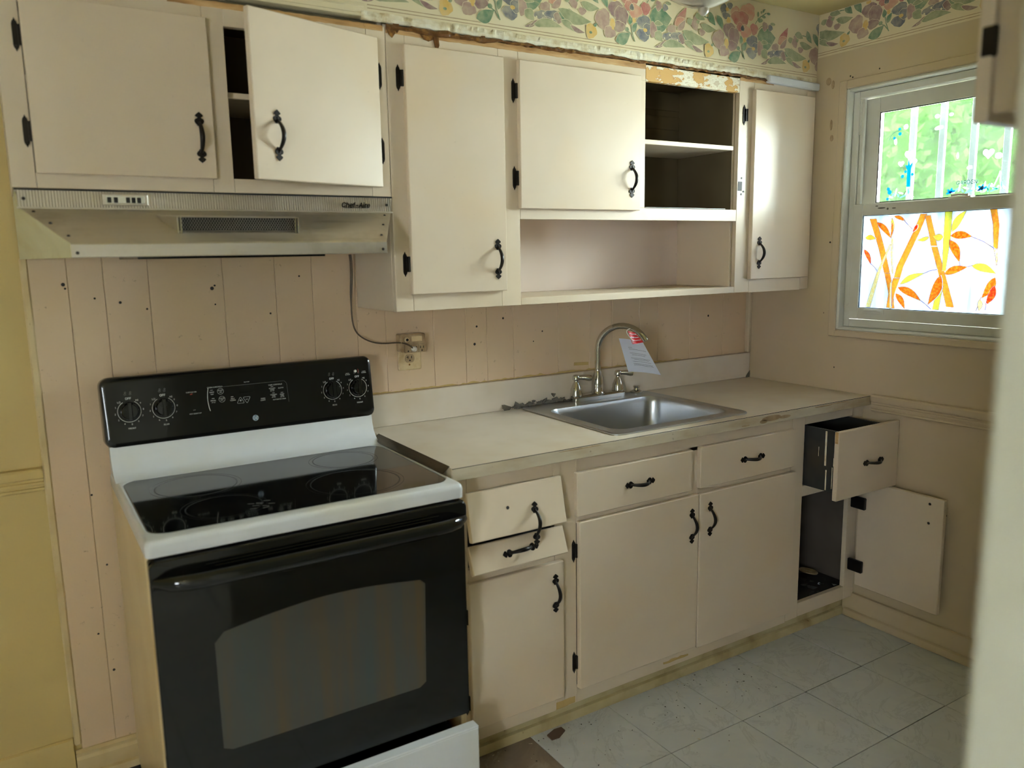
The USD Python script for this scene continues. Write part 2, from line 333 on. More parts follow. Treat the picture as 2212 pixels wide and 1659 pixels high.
# back wall with the vertical panel boards
wb = thing('wall_back', 'cream back wall of vertical panel boards behind the stove and counter', 'wall', kind='structure')
obj('wall_face', bx(-2.72, 2.87, 0, .12, 0, 2.46, 0), 'wall_paint', wb, label='plain yellowish wall left of the boards')
seams = [.018, .106, .193, .306, .508, .661, .775, .916, 1.015, 1.19, 1.315, 1.401, 1.513, 1.713, 1.862, 1.973, 2.113, 2.213, 2.392, 2.59, 2.745]
for a, b in zip(seams[:-1], seams[1:]):
    obj('wall_board', bx(a + .0004, b - .0004, -.0105, -.0004, .02, 1.487, .0015), 'plank_paint', wb, smooth=False)
holes = [(.095, 1.416, .005), (.099, 1.405, .003), (.167, 1.376, .003), (.229, 1.362, .004), (.296, 1.341, .003), (.475, 1.392, .0055), (.483, 1.4, .003), (.481, 1.345, .0025),
         (.735, 1.42, .003), (.64, 1.31, .003), (1.36, 1.225, .004), (1.47, 1.248, .004), (1.35, 1.163, .005), (2.5, 1.2, .005), (1.64, 1.19, .003), (1.6, 1.155, .0025), (.13, .62, .003), (.09, .42, .003), (.12, .30, .004), (.11, .83, .003)]
obj('nail_hole', [lathe([(0, 0), (r, 0), (r * .6, .0009), (0, .001)], 8, (x, -.0105, z), '-y') for x, z, r in holes], 'slot_dark', wb, kind='stuff', label='nail holes and dark specks in the boards')
obj('glue_smear', ragged(.93, 2.35, lambda x: 1.0215, lambda x: 1.0285, -.0104, .0009, step=.008, seed=41, amp=1.5), 'glue_yellow', wb, smooth=False, kind='stuff', label='yellow glue line along the top of the backsplash')
obj('glue_smear', xf(bx(-.035, .035, -.0112, -.0104, -.006, .006, .0004), ROT(.05, [0, 1, 0]), TR([1.82, 0, 1.052])), 'glue_yellow', wb, label='yellow glue stain beside the faucet')

# soffit above the cabinets, its torn lower edge
sf = thing('wall_soffit', 'soffit wall above the cabinets under the flowered border', 'wall', kind='structure')
obj('soffit_face', bx(0, XR, -.3185, .02, 2.116, 2.46, 0), 'soffit_paint', sf)
obj('torn_plaster', ragged(.85, 2.72, lambda x: 2.108, lambda x: 2.134, -.3185, .006, seed=3), 'plaster', sf, smooth=False, label='white crumbled plaster edge below the border')
obj('wall_moulding', run_back([(0, 2.116), (.006, 2.117), (.006, 2.124), (.003, 2.126), (.003, 2.140), (.006, 2.142), (.005, 2.150), (0, 2.152)], 0, .86, -.3185), 'soffit_paint', sf)
# ceiling
cl = obj('ceiling', bx(-2.72, 2.87, YB - .1, .12, ZC, ZC + .1, 0), 'ceiling_paint', label='yellowish cream ceiling above the border', cat='ceiling', kind='structure')

# right wall with the window opening
wr = thing('wall_right', 'beige right wall around the window', 'wall', kind='structure')
WY0, WY1, WZ0, WZ1 = -1.335, -.462, 1.158, 2.072
obj('wall_face', xf(ext(sbox(-.12, -.06, 5.1, 2.46).difference(sbox(-WY1, WZ0, -WY0, WZ1)), .122), RIGHTW, TR([2.87, 0, 0])), 'right_wall_paint', wr, smooth=False)
rh = [(-.47, 2.118, .003), (-.48, 2.112, .003), (-.59, 2.122, .003), (-.40, 1.22, .002), (-.415, 1.5, .004), (-.95, .52, .005), (-.46, 1.005, .003)]
obj('nail_hole', [xf(lathe([(0, 0), (r, 0), (r * .6, .0009), (0, .001)], 8), ROT(-PI / 2, [0, 1, 0]), TR([XR, y, z])) for y, z, r in rh], 'slot_dark', wr, kind='stuff', label='nail holes around the window')
obj('torn_patch', [xf(ext(Point(0, 0).buffer(1, 5), .0015), np.diag([a, b, 1, 1]), RIGHTW, TR([XR, y, z])) for y, z, a, b in ((-.375, 2.115, .011, .014), (-.395, 2.10, .006, .016), (-.395, 1.95, .005, .02), (-.40, 1.90, .007, .012))], 'adapter_plastic', wr, kind='stuff', label='torn paint patches beside the window')

# wall at the near right and the rest of the room the camera stands in
P = Polygon([(.6, -2.162), (.6035, -2.1535), (.612, -2.15), (2.87, -2.15), (2.87, -5.1), (.6, -5.1)])
obj('wall_near', xf(ext(P, 2.46), TR([0, 0, 0])), 'near_wall_paint', smooth=60, label='pale plaster wall edge close at the right', cat='wall', kind='structure')
wl = thing('wall_left', 'far left wall of the room beyond the picture', 'wall', kind='structure')
obj('wall_face', xf(ext(sbox(-.12, 0, 5.1, 2.46).difference(sbox(3.7, 1.0, 4.6, 1.9)), .12), RIGHTW, TR([-2.6, 0, 0])), 'near_wall_paint', wl, smooth=False)
obj('wall_rear', bx(-2.72, .6, YB - .12, YB, 0, 2.46, 0), 'near_wall_paint', label='rear wall behind the camera', cat='wall', kind='structure')
w2 = thing('window_2', 'wide window of the room behind the camera', 'window', kind='structure')
fr = []
for y in (-4.6, -3.7): fr.append(bx(-2.69, -2.63, y - .03, y + .03, 1.0, 1.9))
for z in (1.0, 1.9): fr.append(bx(-2.69, -2.63, -4.6, -3.7, z - .02, z + .02))
obj('window_frame', fr, 'vinyl_frame', w2)

# trims, rails and baseboards
obj('trim_1', bx(0, .019, -.0145, 0, .10, 1.489, .004), 'trim_paint', label='narrow upright trim strip at the left end of the boards', cat='trim', kind='structure')
railp = [(0, .862), (.009, .862), (.013, .866), (.013, .872), (.009, .874), (.009, .879), (.014, .881), (.014, .888), (.010, .890), (.010, .896), (.016, .899), (.020, .908), (.020, .920), (.016, .926), (0, .928)]
obj('trim_2', run_back(railp, -2.6, -.0005), 'wall_paint', label='moulded chair rail on the plain wall at the far left', cat='chair rail', kind='structure')
obj('trim_3', run_right([(d, z - .006) for d, z in railp], -2.149, -.640), 'right_wall_paint', label='moulded chair rail on the right wall below the window', cat='chair rail', kind='structure')
obj('trim_4', bx(XR - .022, XR - .0005, -.034, -.0108, 1.024, 1.313, .005), 'right_wall_paint', label='upright corner trim between counter and end cabinet', cat='trim', kind='structure')
bl = [(0, .0), (.014, 0), (.014, .095), (.009, .105), (.009, .118), (.004, .122), (0, .122)]
obj('baseboard_left', run_back(bl, -2.6, -.002), 'wall_paint', label='baseboard on the plain wall at the far left', cat='baseboard', kind='structure')
bb = thing('baseboard_back', 'chipped baseboard beside the left side of the stove', 'baseboard', kind='structure')
obj('board', run_back([(0, 0), (.019, 0), (.019, .062), (.014, .070), (.014, .080), (.006, .086), (0, .086)], .001, .95, -.0108), 'trim_paint', bb)
obj('shoe_moulding', run_back([(0.019, 0), (.033, 0), (.033, .008), (.028, .018), (.019, .022)], .001, .95, -.0108), 'trim_paint', bb)
br = thing('baseboard_right', 'beige baseboard along the right wall', 'baseboard', kind='structure')
obj('board', run_right([(0, 0), (.014, 0), (.014, .088), (.010, .098), (0, .100)], -2.149, -.563), 'right_wall_paint', br)
obj('shoe_moulding', run_right([(.014, .002), (.027, .002), (.027, .018), (.022, .027), (.014, .031)], -2.149, -.575), 'right_wall_paint', br)

# ---------------------------------------------------------------- window_1
wn = thing('window_1', 'white vinyl sash window with stickers above and bamboo film below', 'window', kind='structure')
def yz(y0, y1, z0, z1, x0, x1, c=.0015): return bx(x0, x1, y0, y1, z0, z1, c)
# rounded casing round the opening
for nm, a in (('casing', yz(-.462, -.430, 1.13, 2.104, 2.7375, 2.7475, .004)), ('casing', yz(WY0 - .03, WY0, 1.13, 2.104, 2.7375, 2.7475, .004)),
              ('casing', yz(WY0, -.462, WZ1, 2.104, 2.7375, 2.7475, .004)), ('casing', yz(WY0, -.462, 1.13, WZ0, 2.7335, 2.7475, .005))):
    obj(nm, a, 'right_wall_paint', wn)
for y, s in ((WY1, 1), (WY0, -1)):
    obj('jamb', bx(2.739, 2.80, y, y - .012 * s, WZ0, WZ1, .004), 'vinyl_frame', wn)
obj('jamb', bx(2.739, 2.80, WY0 + .012, WY1 - .012, WZ1 - .012, WZ1, .004), 'vinyl_frame', wn)
obj('sill', bx(2.736, 2.80, WY0 + .012, WY1 - .012, WZ0, WZ0 + .012, .004), 'vinyl_frame', wn)
def frame(y0, y1, z0, z1, w, x0, x1, wb=None, wt=None):
    wb, wt = wb or w, wt or w
    return [bx(x0, x1, y1 - w, y1, z0, z1, .002), bx(x0, x1, y0, y0 + w, z0, z1, .002), bx(x0, x1, y0 + w, y1 - w, z1 - wt, z1, .002), bx(x0, x1, y0 + w, y1 - w, z0, z0 + wb, .002)]
A0, A1 = WY0 + .013, WY1 - .013       # frame outer
obj('outer_frame', frame(A0, A1, WZ0 + .013, WZ1 - .013, .026, 2.770, 2.862, .03, .026), 'vinyl_frame', wn)
obj('track', [bx(2.776, 2.79, A1 - .044, A1 - .027, 1.64, 2.03, .002), bx(2.772, 2.782, A1 - .034, A1 - .0265, 1.9, 2.032, .001)], 'vinyl_frame', wn)
B0, B1 = A0 + .027, A1 - .027
up = obj('upper_sash', frame(B0 - .0005, B1 + .0005, 1.600, 2.03, .068, 2.797, 2.825, .045, .055), 'vinyl_frame', wn)
lo = obj('lower_sash', frame(B0, B1, 1.203, 1.640, .04, 2.762, 2.788, .044, .043), 'vinyl_frame', wn)
obj('upper_pane', bx(2.809, 2.813, B0 + .06, B1 - .06, 1.637, 1.982, 0), 'pane_glass', wn, smooth=False)
obj('lower_pane', bx(2.774, 2.778, B0 + .036, B1 - .036, 1.243, 1.60, 0), 'film_glass', wn, smooth=False)
obj('pane_gasket', frame(B0 + .066, B1 - .066, 1.6432, 1.9772, .004, 2.7985, 2.8085), 'black_plastic', wn)
obj('pane_gasket', frame(B0 + .038, B1 - .038, 1.2455, 1.5985, .003, 2.7655, 2.7735), 'black_plastic', wn)
obj('sash_lock', [bx(2.765, 2.795, -.945, -.868, 1.6405, 1.646, .001), tube([(2.78, -.93, 1.650), (2.774, -.90, 1.652), (2.772, -.875, 1.650)], .004)], 'hood_steel', wn)
obj('lift_handle', [bx(2.758, 2.762, -.652, -.565, 1.226, 1.243, .001), tube([(2.757, -.575, 1.238), (2.748, -.585, 1.240), (2.748, -.632, 1.240), (2.757, -.642, 1.238)], .0035)], 'vinyl_frame', wn)
obj('scuff_mark', [xf(ext(Point(0, 0).buffer(1, 4), .0004), np.diag([a, b, 1, 1]), RIGHTW, TR([2.762, y, z])) for y, z, a, b in ((-.62, 1.622, .016, .0028), (-.645, 1.618, .004, .004), (-.67, 1.619, .008, .002), (-.60, 1.63, .006, .002))], 'caulk_dark', wn, kind='stuff')

# printed film on the lower pane: pale streaked ground, bamboo canes and leaves over it
FILM = "k,o,82,383,25.7,124,273,23.1,152,180,21.8;k,o,153,180,21.8,170,115,19.3,181,51,15.4;k,w,80,51,18.0,102,132,15.4,118,190,10.3,158,286,4.6;k,o,281,392,23.1,258,331,23.1,202,206,24.4,193,165,23.1;k,o,191,162,24.4,175,108,23.1,167,53,19.3;k,o,296,386,19.3,315,324,20.6,326,280,20.6;k,o,328,275,20.6,361,182,21.8,399,66,25.7;k,y,371,397,24.4,371,303,24.4,368,192,11.6;k,y,364,138,10.3,354,104,19.3,347,54,21.8;k,o,521,400,20.6,534,345,19.3,538,267,12.8;k,p,538,265,11.6,543,240,6.4,545,212,2.1;k,w,165,326,4.6,166,257,5.7,174,180,2.1;k,w,169,146,5.1,174,50,6.7;l,O,101,370,159,311,19.3;l,Y,160,382,161,314,11.6;l,O,162,365,159,314,7.7;l,Y,55,314,98,310,18.0;l,O,170,389,213,370,11.6;s,v,207,374,227,354,244,339;l,R,53,269,83,215,15.4;s,v,83,216,100,203,113,187;l,R,260,356,245,331,10.3;l,Y,358,309,321,312,23.1;l,Y,306,310,265,300,12.8;l,y,388,327,433,397,24.4;l,O,385,313,458,308,25.7;l,O,382,298,421,223,28.3;s,v,421,224,425,209;s,v,456,308,497,291,535,267;l,y,209,142,297,182,19.3;s,v,297,182,320,192,345,196;l,O,372,180,450,205,24.4;s,v,450,205,466,211;l,y,466,210,545,185,25.7;l,O,359,175,320,72,33.4;l,O,201,129,291,84,25.7;s,v,291,85,313,70,332,55;l,O,194,106,231,53,20.6;l,O,545,171,507,102,28.3;l,R,546,143,522,79,23.1;s,v,504,104,499,83,491,58;s,v,524,84,521,62;l,w,501,95,501,59,15.4"
PC = dict(o=S(248, 168, 88), O=S(246, 140, 56), y=S(244, 224, 120), Y=S(250, 206, 112), R=S(240, 104, 64), p=S(246, 210, 190), w=S(250, 222, 176), v=S(176, 160, 196))
def flat(polys, layer0, step, to):
    ms, cs = [], []
    for i, (pg, c, c2) in enumerate(polys):
        m = ext(pg, .00012)
        if m is None: continue
        m.apply_translation([0, 0, layer0 + step * i]); v = m.vertices
        w = meshkit.noise(np.column_stack([v[:, 0] * 55, v[:, 1] * 55, np.full(len(v), i * 1.7)]), 5)[:, None]
        ms.append(m); cs.append(np.array(c) * (1 - w) + np.array(c2) * w)
    return xf(cat_(ms), to), np.vstack(cs)
def leaf_poly(x0, z0, x1, z1, w, n=9, bend=.12):
    t = np.linspace(0, 1, n); d = np.array([x1 - x0, z1 - z0]); nn = np.array([-d[1], d[0]]) / (np.hypot(*d) + 1e-9)
    c = np.array([x0, z0]) + np.outer(t, d) + np.outer(np.sin(PI * t) * bend * np.hypot(*d), nn); h = np.outer(np.sin(PI * t ** .8) * w / 2, nn)
    return Polygon(np.vstack([c + h, (c - h)[::-1]])).buffer(0)
def film_polys():
    out = []
    for e in FILM.split(';'):
        e = e.split(','); k, c = e[0], e[1]; v = np.array([float(q) for q in e[2:]])
        if k == 'k':
            q = v.reshape(-1, 3) / 1000
            L = np.vstack([q[:, :2] + np.outer(q[:, 2] / 2, [1, 0]), (q[:, :2] - np.outer(q[:, 2] / 2, [1, 0]))[::-1]]); pg = Polygon(L).buffer(0)
        elif k == 'l': pg = leaf_poly(*(v[:4] / 1000), v[4] / 1000, bend=.06)
        else: pg = LineString(v.reshape(-1, 2) / 1000).buffer(.0014)
        ed = pg.buffer(.0013)
        if k != 's': out.append((ed, S(150, 104, 120), S(176, 120, 120)))
        out.append((pg, PC[c], tuple(min(1, x * 1.35 + .05) for x in PC[c])))
    cl_ = sbox(.038, .043, .80, .402); acc, res = Polygon(), []
    for g, a, b in out[::-1]:                 # what lies on top cuts out what lies below: one layer of ink
        g = g.intersection(cl_); res.append((g.difference(acc), a, b)); acc = acc.union(g.buffer(.0002))
    return [r for r in res[::-1] if r[0].area > 1e-7]
fp = film_polys()
more = []                                       # the design goes on to the hidden side of the pane
for g, a, b in fp:
    more.append((affinity.translate(g, .46, 0).intersection(sbox(.59, .043, .797, .402)), a, b))
obj('stained_film', bx(2.7715, 2.7735, B0 + .0385, B1 - .0385, 1.246, 1.598, 0), 'film_clear', wn, smooth=False, label='pale streaked window film behind the bamboo design')
fm, fc = flat(fp + more, .0003, .00005, RIGHTW @ TR([.5, 1.2, 0])); fm.apply_translation([2.7714, 0, 0])
obj('bamboo_print', fm, 'film_print', wn, col=fc, label='orange and yellow bamboo printed on the lower pane')

# stickers on the upper pane
def heart(s): 
    t = np.linspace(0, 2 * PI, 26)[:-1]
    return affinity.scale(Polygon(np.column_stack([16 * np.sin(t) ** 3, 13 * np.cos(t) - 5 * np.cos(2 * t) - 2 * np.cos(3 * t) - np.cos(4 * t)])), s / 32, s / 32, origin=(0, 0))
st, WH, BL, MI = [], S(255, 255, 255), S(40, 160, 210), S(150, 214, 200)
def put(g, x, z, c): st.append((affinity.translate(g, x / 1000, z / 1000), c, tuple(min(1, q * 1.2) for q in c)))
el = lambda a, b, r=0: affinity.rotate(affinity.scale(Point(0, 0).buffer(1, 6), a, b), r)
put(heart(.038), 189, 209, WH); put(heart(.038), 471, 183, WH); put(heart(.024), 158, 180, WH); put(heart(.026), 207, 182, WH); put(el(.009, .009), 169, 310, WH); put(el(.006, .012, 10), 131, 262, WH)
put(el(.016, .007, 8), 294, 290, WH); put(el(.010, .006, 12), 411, 143, WH); put(el(.012, .010), 505, 172, WH); put(el(.004, .010), 367, 186, WH); put(el(.008, .006), 335, 329, WH); put(el(.009, .007), 285, 330, WH)
for x, z, r in ((147, 288, .006), (145, 305, .005), (126, 275, .005), (119, 80, .008), (113, 92, .006), (112, 56, .005), (167, 134, .006), (178, 150, .005), (205, 138, .005)): put(el(r, r), x, z, BL)
put(Polygon([(-.006, -.045), (.008, -.045), (.007, .02), (.016, .045), (.003, .03), (-.004, .05), (-.006, .03), (-.016, .035), (-.007, .015)]), 191, 140, BL)
for x, z in ((352, 64), (459, 68)):
    for r in (20, 80, 140, 200): put(el(.010, .004, r), x + 7 * math.cos(math.radians(r)), z + 5 * math.sin(math.radians(r)), BL)
put(LineString([(0, 0), (.02, .05)]).buffer(.002), 494, 66, WH); put(LineString([(0, 0), (.006, -.055)]).buffer(.002), 514, 120, WH)
put(LineString([(.0, 0), (.004, .014), (.018, .026), (.040, .03)]).buffer(.0007), 107, 270, S(90, 140, 150))
for x0, n in ((125, 9), (360, 14), (445, 9)):
    for q in range(n): put(el(.007 + .004 * (q % 3), .003, 40 * q), x0 + 11 * q * (1 if x0 > 130 else .9), 62 + 4 * ((q * 7) % 5), MI if q % 2 else WH)
sm, sc = flat(st, .0003, .00004, RIGHTW @ TR([.5, 1.6, 0])); sm.apply_translation([2.8086, 0, 0])
obj('window_sticker', sm, 'sticker', wn, col=sc, label='white hearts and blue stickers on the upper pane')
obj('sticker_lettering', xf(txt('GARDEN', .013, True), RIGHTW, TR([2.8085, -.5 - .405, 1.6 + .094])), 'sticker_teal', wn, label='GARDEN lettering on the upper pane')

# ---------------------------------------------------------------- outside
obj('ground_outside', bx(2.9, 26, -14, 12, -.9, -.5, 0), 'lawn', label='green ground outside the window', cat='ground', kind='structure')
obj('path_outside', bx(4.6, 7.2, -14, 12, -.5, -.48, 0), 'paving', label='pale paving outside the window', cat='path', kind='structure')
gd = thing('window_guard', 'pale metal bars of the guard outside the window', 'window guard', (2.96, -.9, 1.0))
for k in range(8): obj('guard_bar', bx(2.950, 2.966, -.605 - .1165 * k - .011, -.605 - .1165 * k + .011, 1.08, 2.16, .002), 'guard_metal', gd)
for z in (1.10, 2.14): obj('guard_rail', bx(2.967, 2.977, -1.46, -.47, z - .012, z + .012, .002), 'guard_metal', gd)
for y in (-1.44, -.49): obj('guard_bracket', bx(2.8715, 2.966, y - .01, y + .01, 2.128, 2.152, .002), 'guard_metal', gd)
def tree(x, y, h, r, n, label):
    t = thing('leafy_tree', label, 'tree', (x, y, -.5), 'trees outside the window')
    obj('trunk', tube([(x, y, -.5), (x + .1, y + .05, h * .3), (x, y, h * .75)], [.16, .12, .05], 8), 'bark', t)
    d = rng.normal(size=(n, 3)); d /= np.linalg.norm(d, axis=1)[:, None]
    c = np.array([x, y, h * .55]) + d * (rng.uniform(.35, 1, n) ** .5)[:, None] * np.array([r, r, h * .55])
    a = rng.normal(size=(n, 3)); a /= np.linalg.norm(a, axis=1)[:, None]; b = np.cross(a, rng.normal(size=(n, 3))); b /= np.linalg.norm(b, axis=1)[:, None]
    s = rng.uniform(.045, .085, n)[:, None]
    v = np.stack([c - a * s, c - b * s * .5, c + a * s, c + b * s * .5], 1).reshape(-1, 3); i = np.arange(n)[:, None] * 4
    f = np.vstack([i + [0, 1, 2], i + [0, 2, 3]])
    core = trimesh.creation.icosphere(3, 1.0); core.vertices *= (.72 + .3 * meshkit.fbm(core.vertices * 2.5, 3, int(x))[:, None]) * np.array([r * .9, r * .9, h * .5]); core.apply_translation([x, y, h * .55])
    obj('inner_foliage', core, 'foliage', t)
    obj('foliage', trimesh.Trimesh(v, f, process=False), 'foliage', t, smooth=False, kind='stuff')
tree(8.2, 2.4, 3.6, 1.6, 14000, 'nearest leafy green tree outside, filling the upper window pane')
tree(12.6, 5.4, 5.0, 2.2, 10000, 'taller leafy tree further off, behind the nearest one outside the window')

# ================================================================ cabinet hardware
def spade(s=1):      # half of the flat end plate of a pull, along +t
    h = [(3.6, 28), (4.2, 31), (7.0, 34), (8.6, 38), (8.2, 42), (6.4, 44.5), (3.4, 46.2), (3.2, 48), (6.2, 50), (7.2, 52.2), (5.2, 55.5), (2.4, 58.5), (0, 61)]
    p = [(w * 1.32, t * s) for w, t in h] + [(-w * 1.32, t * s) for w, t in h[::-1]]
    return Polygon(np.array(p) / 1000).buffer(0)
def make_pull():
    a = ext(spade(1), .0026); b = ext(spade(-1), .0026); t = np.linspace(-1, 1, 17)
    path = np.column_stack([np.zeros(17), .036 * t, .0015 + .024 * np.cos(t * PI / 2) ** .8])
    bar = tube(path, .0030 + .0016 * np.cos(t * PI / 2), 8, 1.35, up=(1, 0, 0))
    sc = [lathe([(0, .0045), (.002, .004), (.0034, .0024), (.0034, .001)], 8, (0, y, 0)) for y in (.041, -.041)]
    m = cat_([a, b, bar] + sc); m.apply_transform(FRONT); return m        # long axis z, out of the door is -y
PULL = make_pull()
def make_hinge():
    leaf = Polygon(np.array([(-6, -22), (-6, 22), (-4.5, 28), (-2.5, 30), (0, 36), (2.5, 30), (4.5, 28), (6, 22), (6, -22), (4.5, -28), (2.5, -30), (0, -36), (-2.5, -30), (-4.5, -28)]) / 1000)
    m = [ext(leaf, .0022), xf(ext(rr(.0045, .0115, -.022, .022, .002, 2), .0060), TR([0, 0, 0])), tube([(.0125, -.022, .0045), (.0125, .022, .0045)], .0035, 8)]
    m += [lathe([(0, .004), (.002, .0036), (.003, .002)], 8, (0, y, 0)) for y in (.025, -.025)]
    m = cat_(m); m.apply_transform(FRONT); return m
HINGE = make_hinge()
def pull(parent, x, y, z, rot=0, extra=None, label=None):
    m = xf(PULL, ROT(math.radians(rot), [0, 1, 0]))
    if extra is not None: m.apply_transform(extra)
    m.apply_translation([x, y, z]); return obj('pull', m, 'bronze', parent, label=label or 'dark bronze spade-ended pull')
def hinge(parent, x, y, z, mir=False, extra=None):
    m = HINGE.copy()
    if mir: m.apply_transform(ROT(PI, [0, 1, 0]))
    if extra is not None: m.apply_transform(extra)
    m.apply_translation([x, y, z]); return obj('hinge', m, 'bronze', parent, label='dark bronze hinge')

# ================================================================ upper cabinets
F0, F1, DF = -.319, -.300, -.338         # face frame front, back; door front
W1 = thing('wall_cabinet', 'cream two-door wall cabinet above the range hood, right door ajar', 'cabinet', (.46, -.16, 1.643))
for a in (bx(.001, .013, F1, -.002, 1.644, 2.114), bx(.903, .9175, F1, -.012, 1.644, 2.114)): obj('side_panel', a, 'cabinet_paint', W1)
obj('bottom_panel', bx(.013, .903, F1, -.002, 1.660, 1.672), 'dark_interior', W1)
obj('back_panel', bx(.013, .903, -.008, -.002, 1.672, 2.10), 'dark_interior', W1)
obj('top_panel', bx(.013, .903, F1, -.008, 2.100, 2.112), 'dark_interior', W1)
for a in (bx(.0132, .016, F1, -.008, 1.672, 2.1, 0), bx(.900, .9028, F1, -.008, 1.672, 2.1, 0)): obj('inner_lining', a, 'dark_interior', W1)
obj('shelf', bx(.016, .900, -.294, -.009, 1.879, 1.894), 'cabinet_paint', W1)
for a, b in ((0, .050), (.436, .487), (.862, .9185)): obj('stile', bx(a + .0004, b - .0004, F0, F1, 1.643, 2.098, .001), 'cabinet_paint', W1)
for a, b in ((.050, .436), (.487, .862)):
    obj('rail', bx(a + .0003, b - .0003, F0, F1, 1.643, 1.678, .001), 'cabinet_paint', W1)
    obj('rail', bx(a + .0003, b - .0003, F0, F1, 2.046, 2.098, .001), 'cabinet_paint', W1)
d = obj('door', bx(.051, .445, -.3325, F0 - .0005, 1.675, 2.058, .002), 'door_paint', W1)
pull(d, .410, -.3327, 1.773, 0)
for z in (1.767, 1.972): hinge(d, .040, F0 - .0003, z)
TH = math.radians(18); HX = .883
SW = TR([HX, -.3195, 0]) @ ROT(TH, [0, 0, 1])
d = obj('door', xf(bx(-.397, 0, -.019, 0, 1.667, 2.064, .002), SW), 'door_paint', W1, label='door standing ajar')
m = xf(PULL, TR([-.335, -.0195, 1.774]), SW); obj('pull', m, 'bronze', d, label='dark bronze spade-ended pull')
for z in (1.767, 1.967): hinge(d, .897, F0 - .0003, z, mir=True)
def residue(x0, x1, parent, z0=2.079, seed=1):
    obj('bare_wood_strip', ragged(x0, x1, lambda x: z0 + .004, lambda x: 2.101, F0 + .0005, .0018, seed=seed, amp=.5), 'raw_wood', parent, smooth=False, label='bare wood strip where the moulding was torn off')
residue(.36, .917, W1, 2.082, 2)

W2 = thing('wall_cabinet', 'long cream wall cabinet over the sink with open shelves and niche', 'cabinet', (1.83, -.16, 1.315))
SP = lambda a: obj('side_panel', a, 'cabinet_paint', W2)
SP(bx(.9195, .934, F1, -.012, 1.315, 2.112)); SP(bx(1.318, 1.330, F1, -.012, 1.338, 2.1)); SP(bx(2.306, 2.318, F1, -.012, 1.338, 2.1)); SP(bx(2.734, 2.7465, F1, -.012, 1.315, 2.112))
obj('bottom_panel', bx(.934, 2.734, F1, -.012, 1.322, 1.338), 'cabinet_paint', W2)
obj('back_panel', bx(1.330, 2.306, -.019, -.013, 1.338, 1.610), 'niche_paint', W2, label='painted back of the open niche')
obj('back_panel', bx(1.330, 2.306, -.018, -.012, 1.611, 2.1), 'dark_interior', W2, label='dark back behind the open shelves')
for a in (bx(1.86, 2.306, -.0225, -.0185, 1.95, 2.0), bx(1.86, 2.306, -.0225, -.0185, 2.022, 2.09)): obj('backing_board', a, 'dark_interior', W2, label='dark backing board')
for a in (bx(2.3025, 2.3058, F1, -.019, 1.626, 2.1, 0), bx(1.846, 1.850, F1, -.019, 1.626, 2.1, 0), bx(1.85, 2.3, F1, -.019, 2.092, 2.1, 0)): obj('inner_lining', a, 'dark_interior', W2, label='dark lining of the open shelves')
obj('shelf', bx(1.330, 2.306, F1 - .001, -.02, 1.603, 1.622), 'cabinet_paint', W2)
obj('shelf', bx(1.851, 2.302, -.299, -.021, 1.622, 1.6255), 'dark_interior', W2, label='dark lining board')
obj('shelf', bx(1.851, 2.302, -.311, -.021, 1.841, 1.857), 'cabinet_paint', W2, label='open shelf with pale front edge')
obj('shelf_liner', xf(bx(1.875, 2.262, -.316, -.06, 1.6275, 1.6290, .0004), np.eye(4)), 'enamel', W2, label='pale liner sheet on the cabinet floor')
for a, b, z0, z1 in ((.920, .976, 1.315, 2.098), (1.281, 1.3518, 1.315, 2.098), (1.8275, 1.8645, 1.6255, 2.046), (2.3175, 2.396, 1.315, 2.098), (2.696, 2.747, 1.315, 2.118)):
    obj('stile', bx(a + .0003, b - .0003, F0, F1, z0, z1, .001), 'cabinet_paint', W2)
for a, b, z0, z1 in ((.976, 1.281, 2.046, 2.098), (1.3518, 1.864, 2.046, 2.098), (2.396, 2.696, 2.046, 2.098), (.976, 1.281, 1.315, 1.366), (1.3518, 2.3175, 1.315, 1.3385), (2.396, 2.696, 1.313, 1.366), (1.3518, 2.3175, 1.5835, 1.6255)):
    obj('rail', bx(a + .0003, b - .0003, F0, F1, z0, z1, .001), 'cabinet_paint', W2)
mat('flaked_wood', {'g': ('geometry', {}), 'm': ('mapping', {'scale': (9, 1, 16)}), 'n': ('noise_texture', {'scale': 1.6, 'detail': 5.0, 'roughness': 0.62}), 'c': ('rgb_ramp', {'interpolate': False, 'ramp': [(0.0, S(206, 160, 92)), (0.47, S(180, 128, 66)), (0.485, S(226, 214, 190)), (0.56, S(234, 226, 206)), (0.6, S(206, 188, 160))]}),
                    'w': ('noise_texture', {'scale': 40.0, 'detail': 4.0}), 'x': ('mix_color', {'blend_type': 'multiply', 'fac': 0.5}), 'bp': ('bump', {'strength': 0.5, 'distance': 0.003}), 'p': ('principled_bsdf', {'roughness': 0.6})},
    [('g.position', 'm.vector'), ('m.vector', 'n.vector'), ('n.fac', 'c.fac'), ('g.position', 'w.vector'), ('c.color', 'x.a'), ('w.color', 'x.b'), ('n.fac', 'bp.height'), ('bp.normal', 'p.normal'), ('c.color', 'p.base_color')])
obj('rail', bx(1.8645, 2.3175, F0, F1, 2.046, 2.0975, .001), 'flaked_wood', W2, label='bare rail with flaking white paint')
residue(.921, 1.864, W2, 2.078, 5); residue(2.32, 2.50, W2, 2.084, 8)
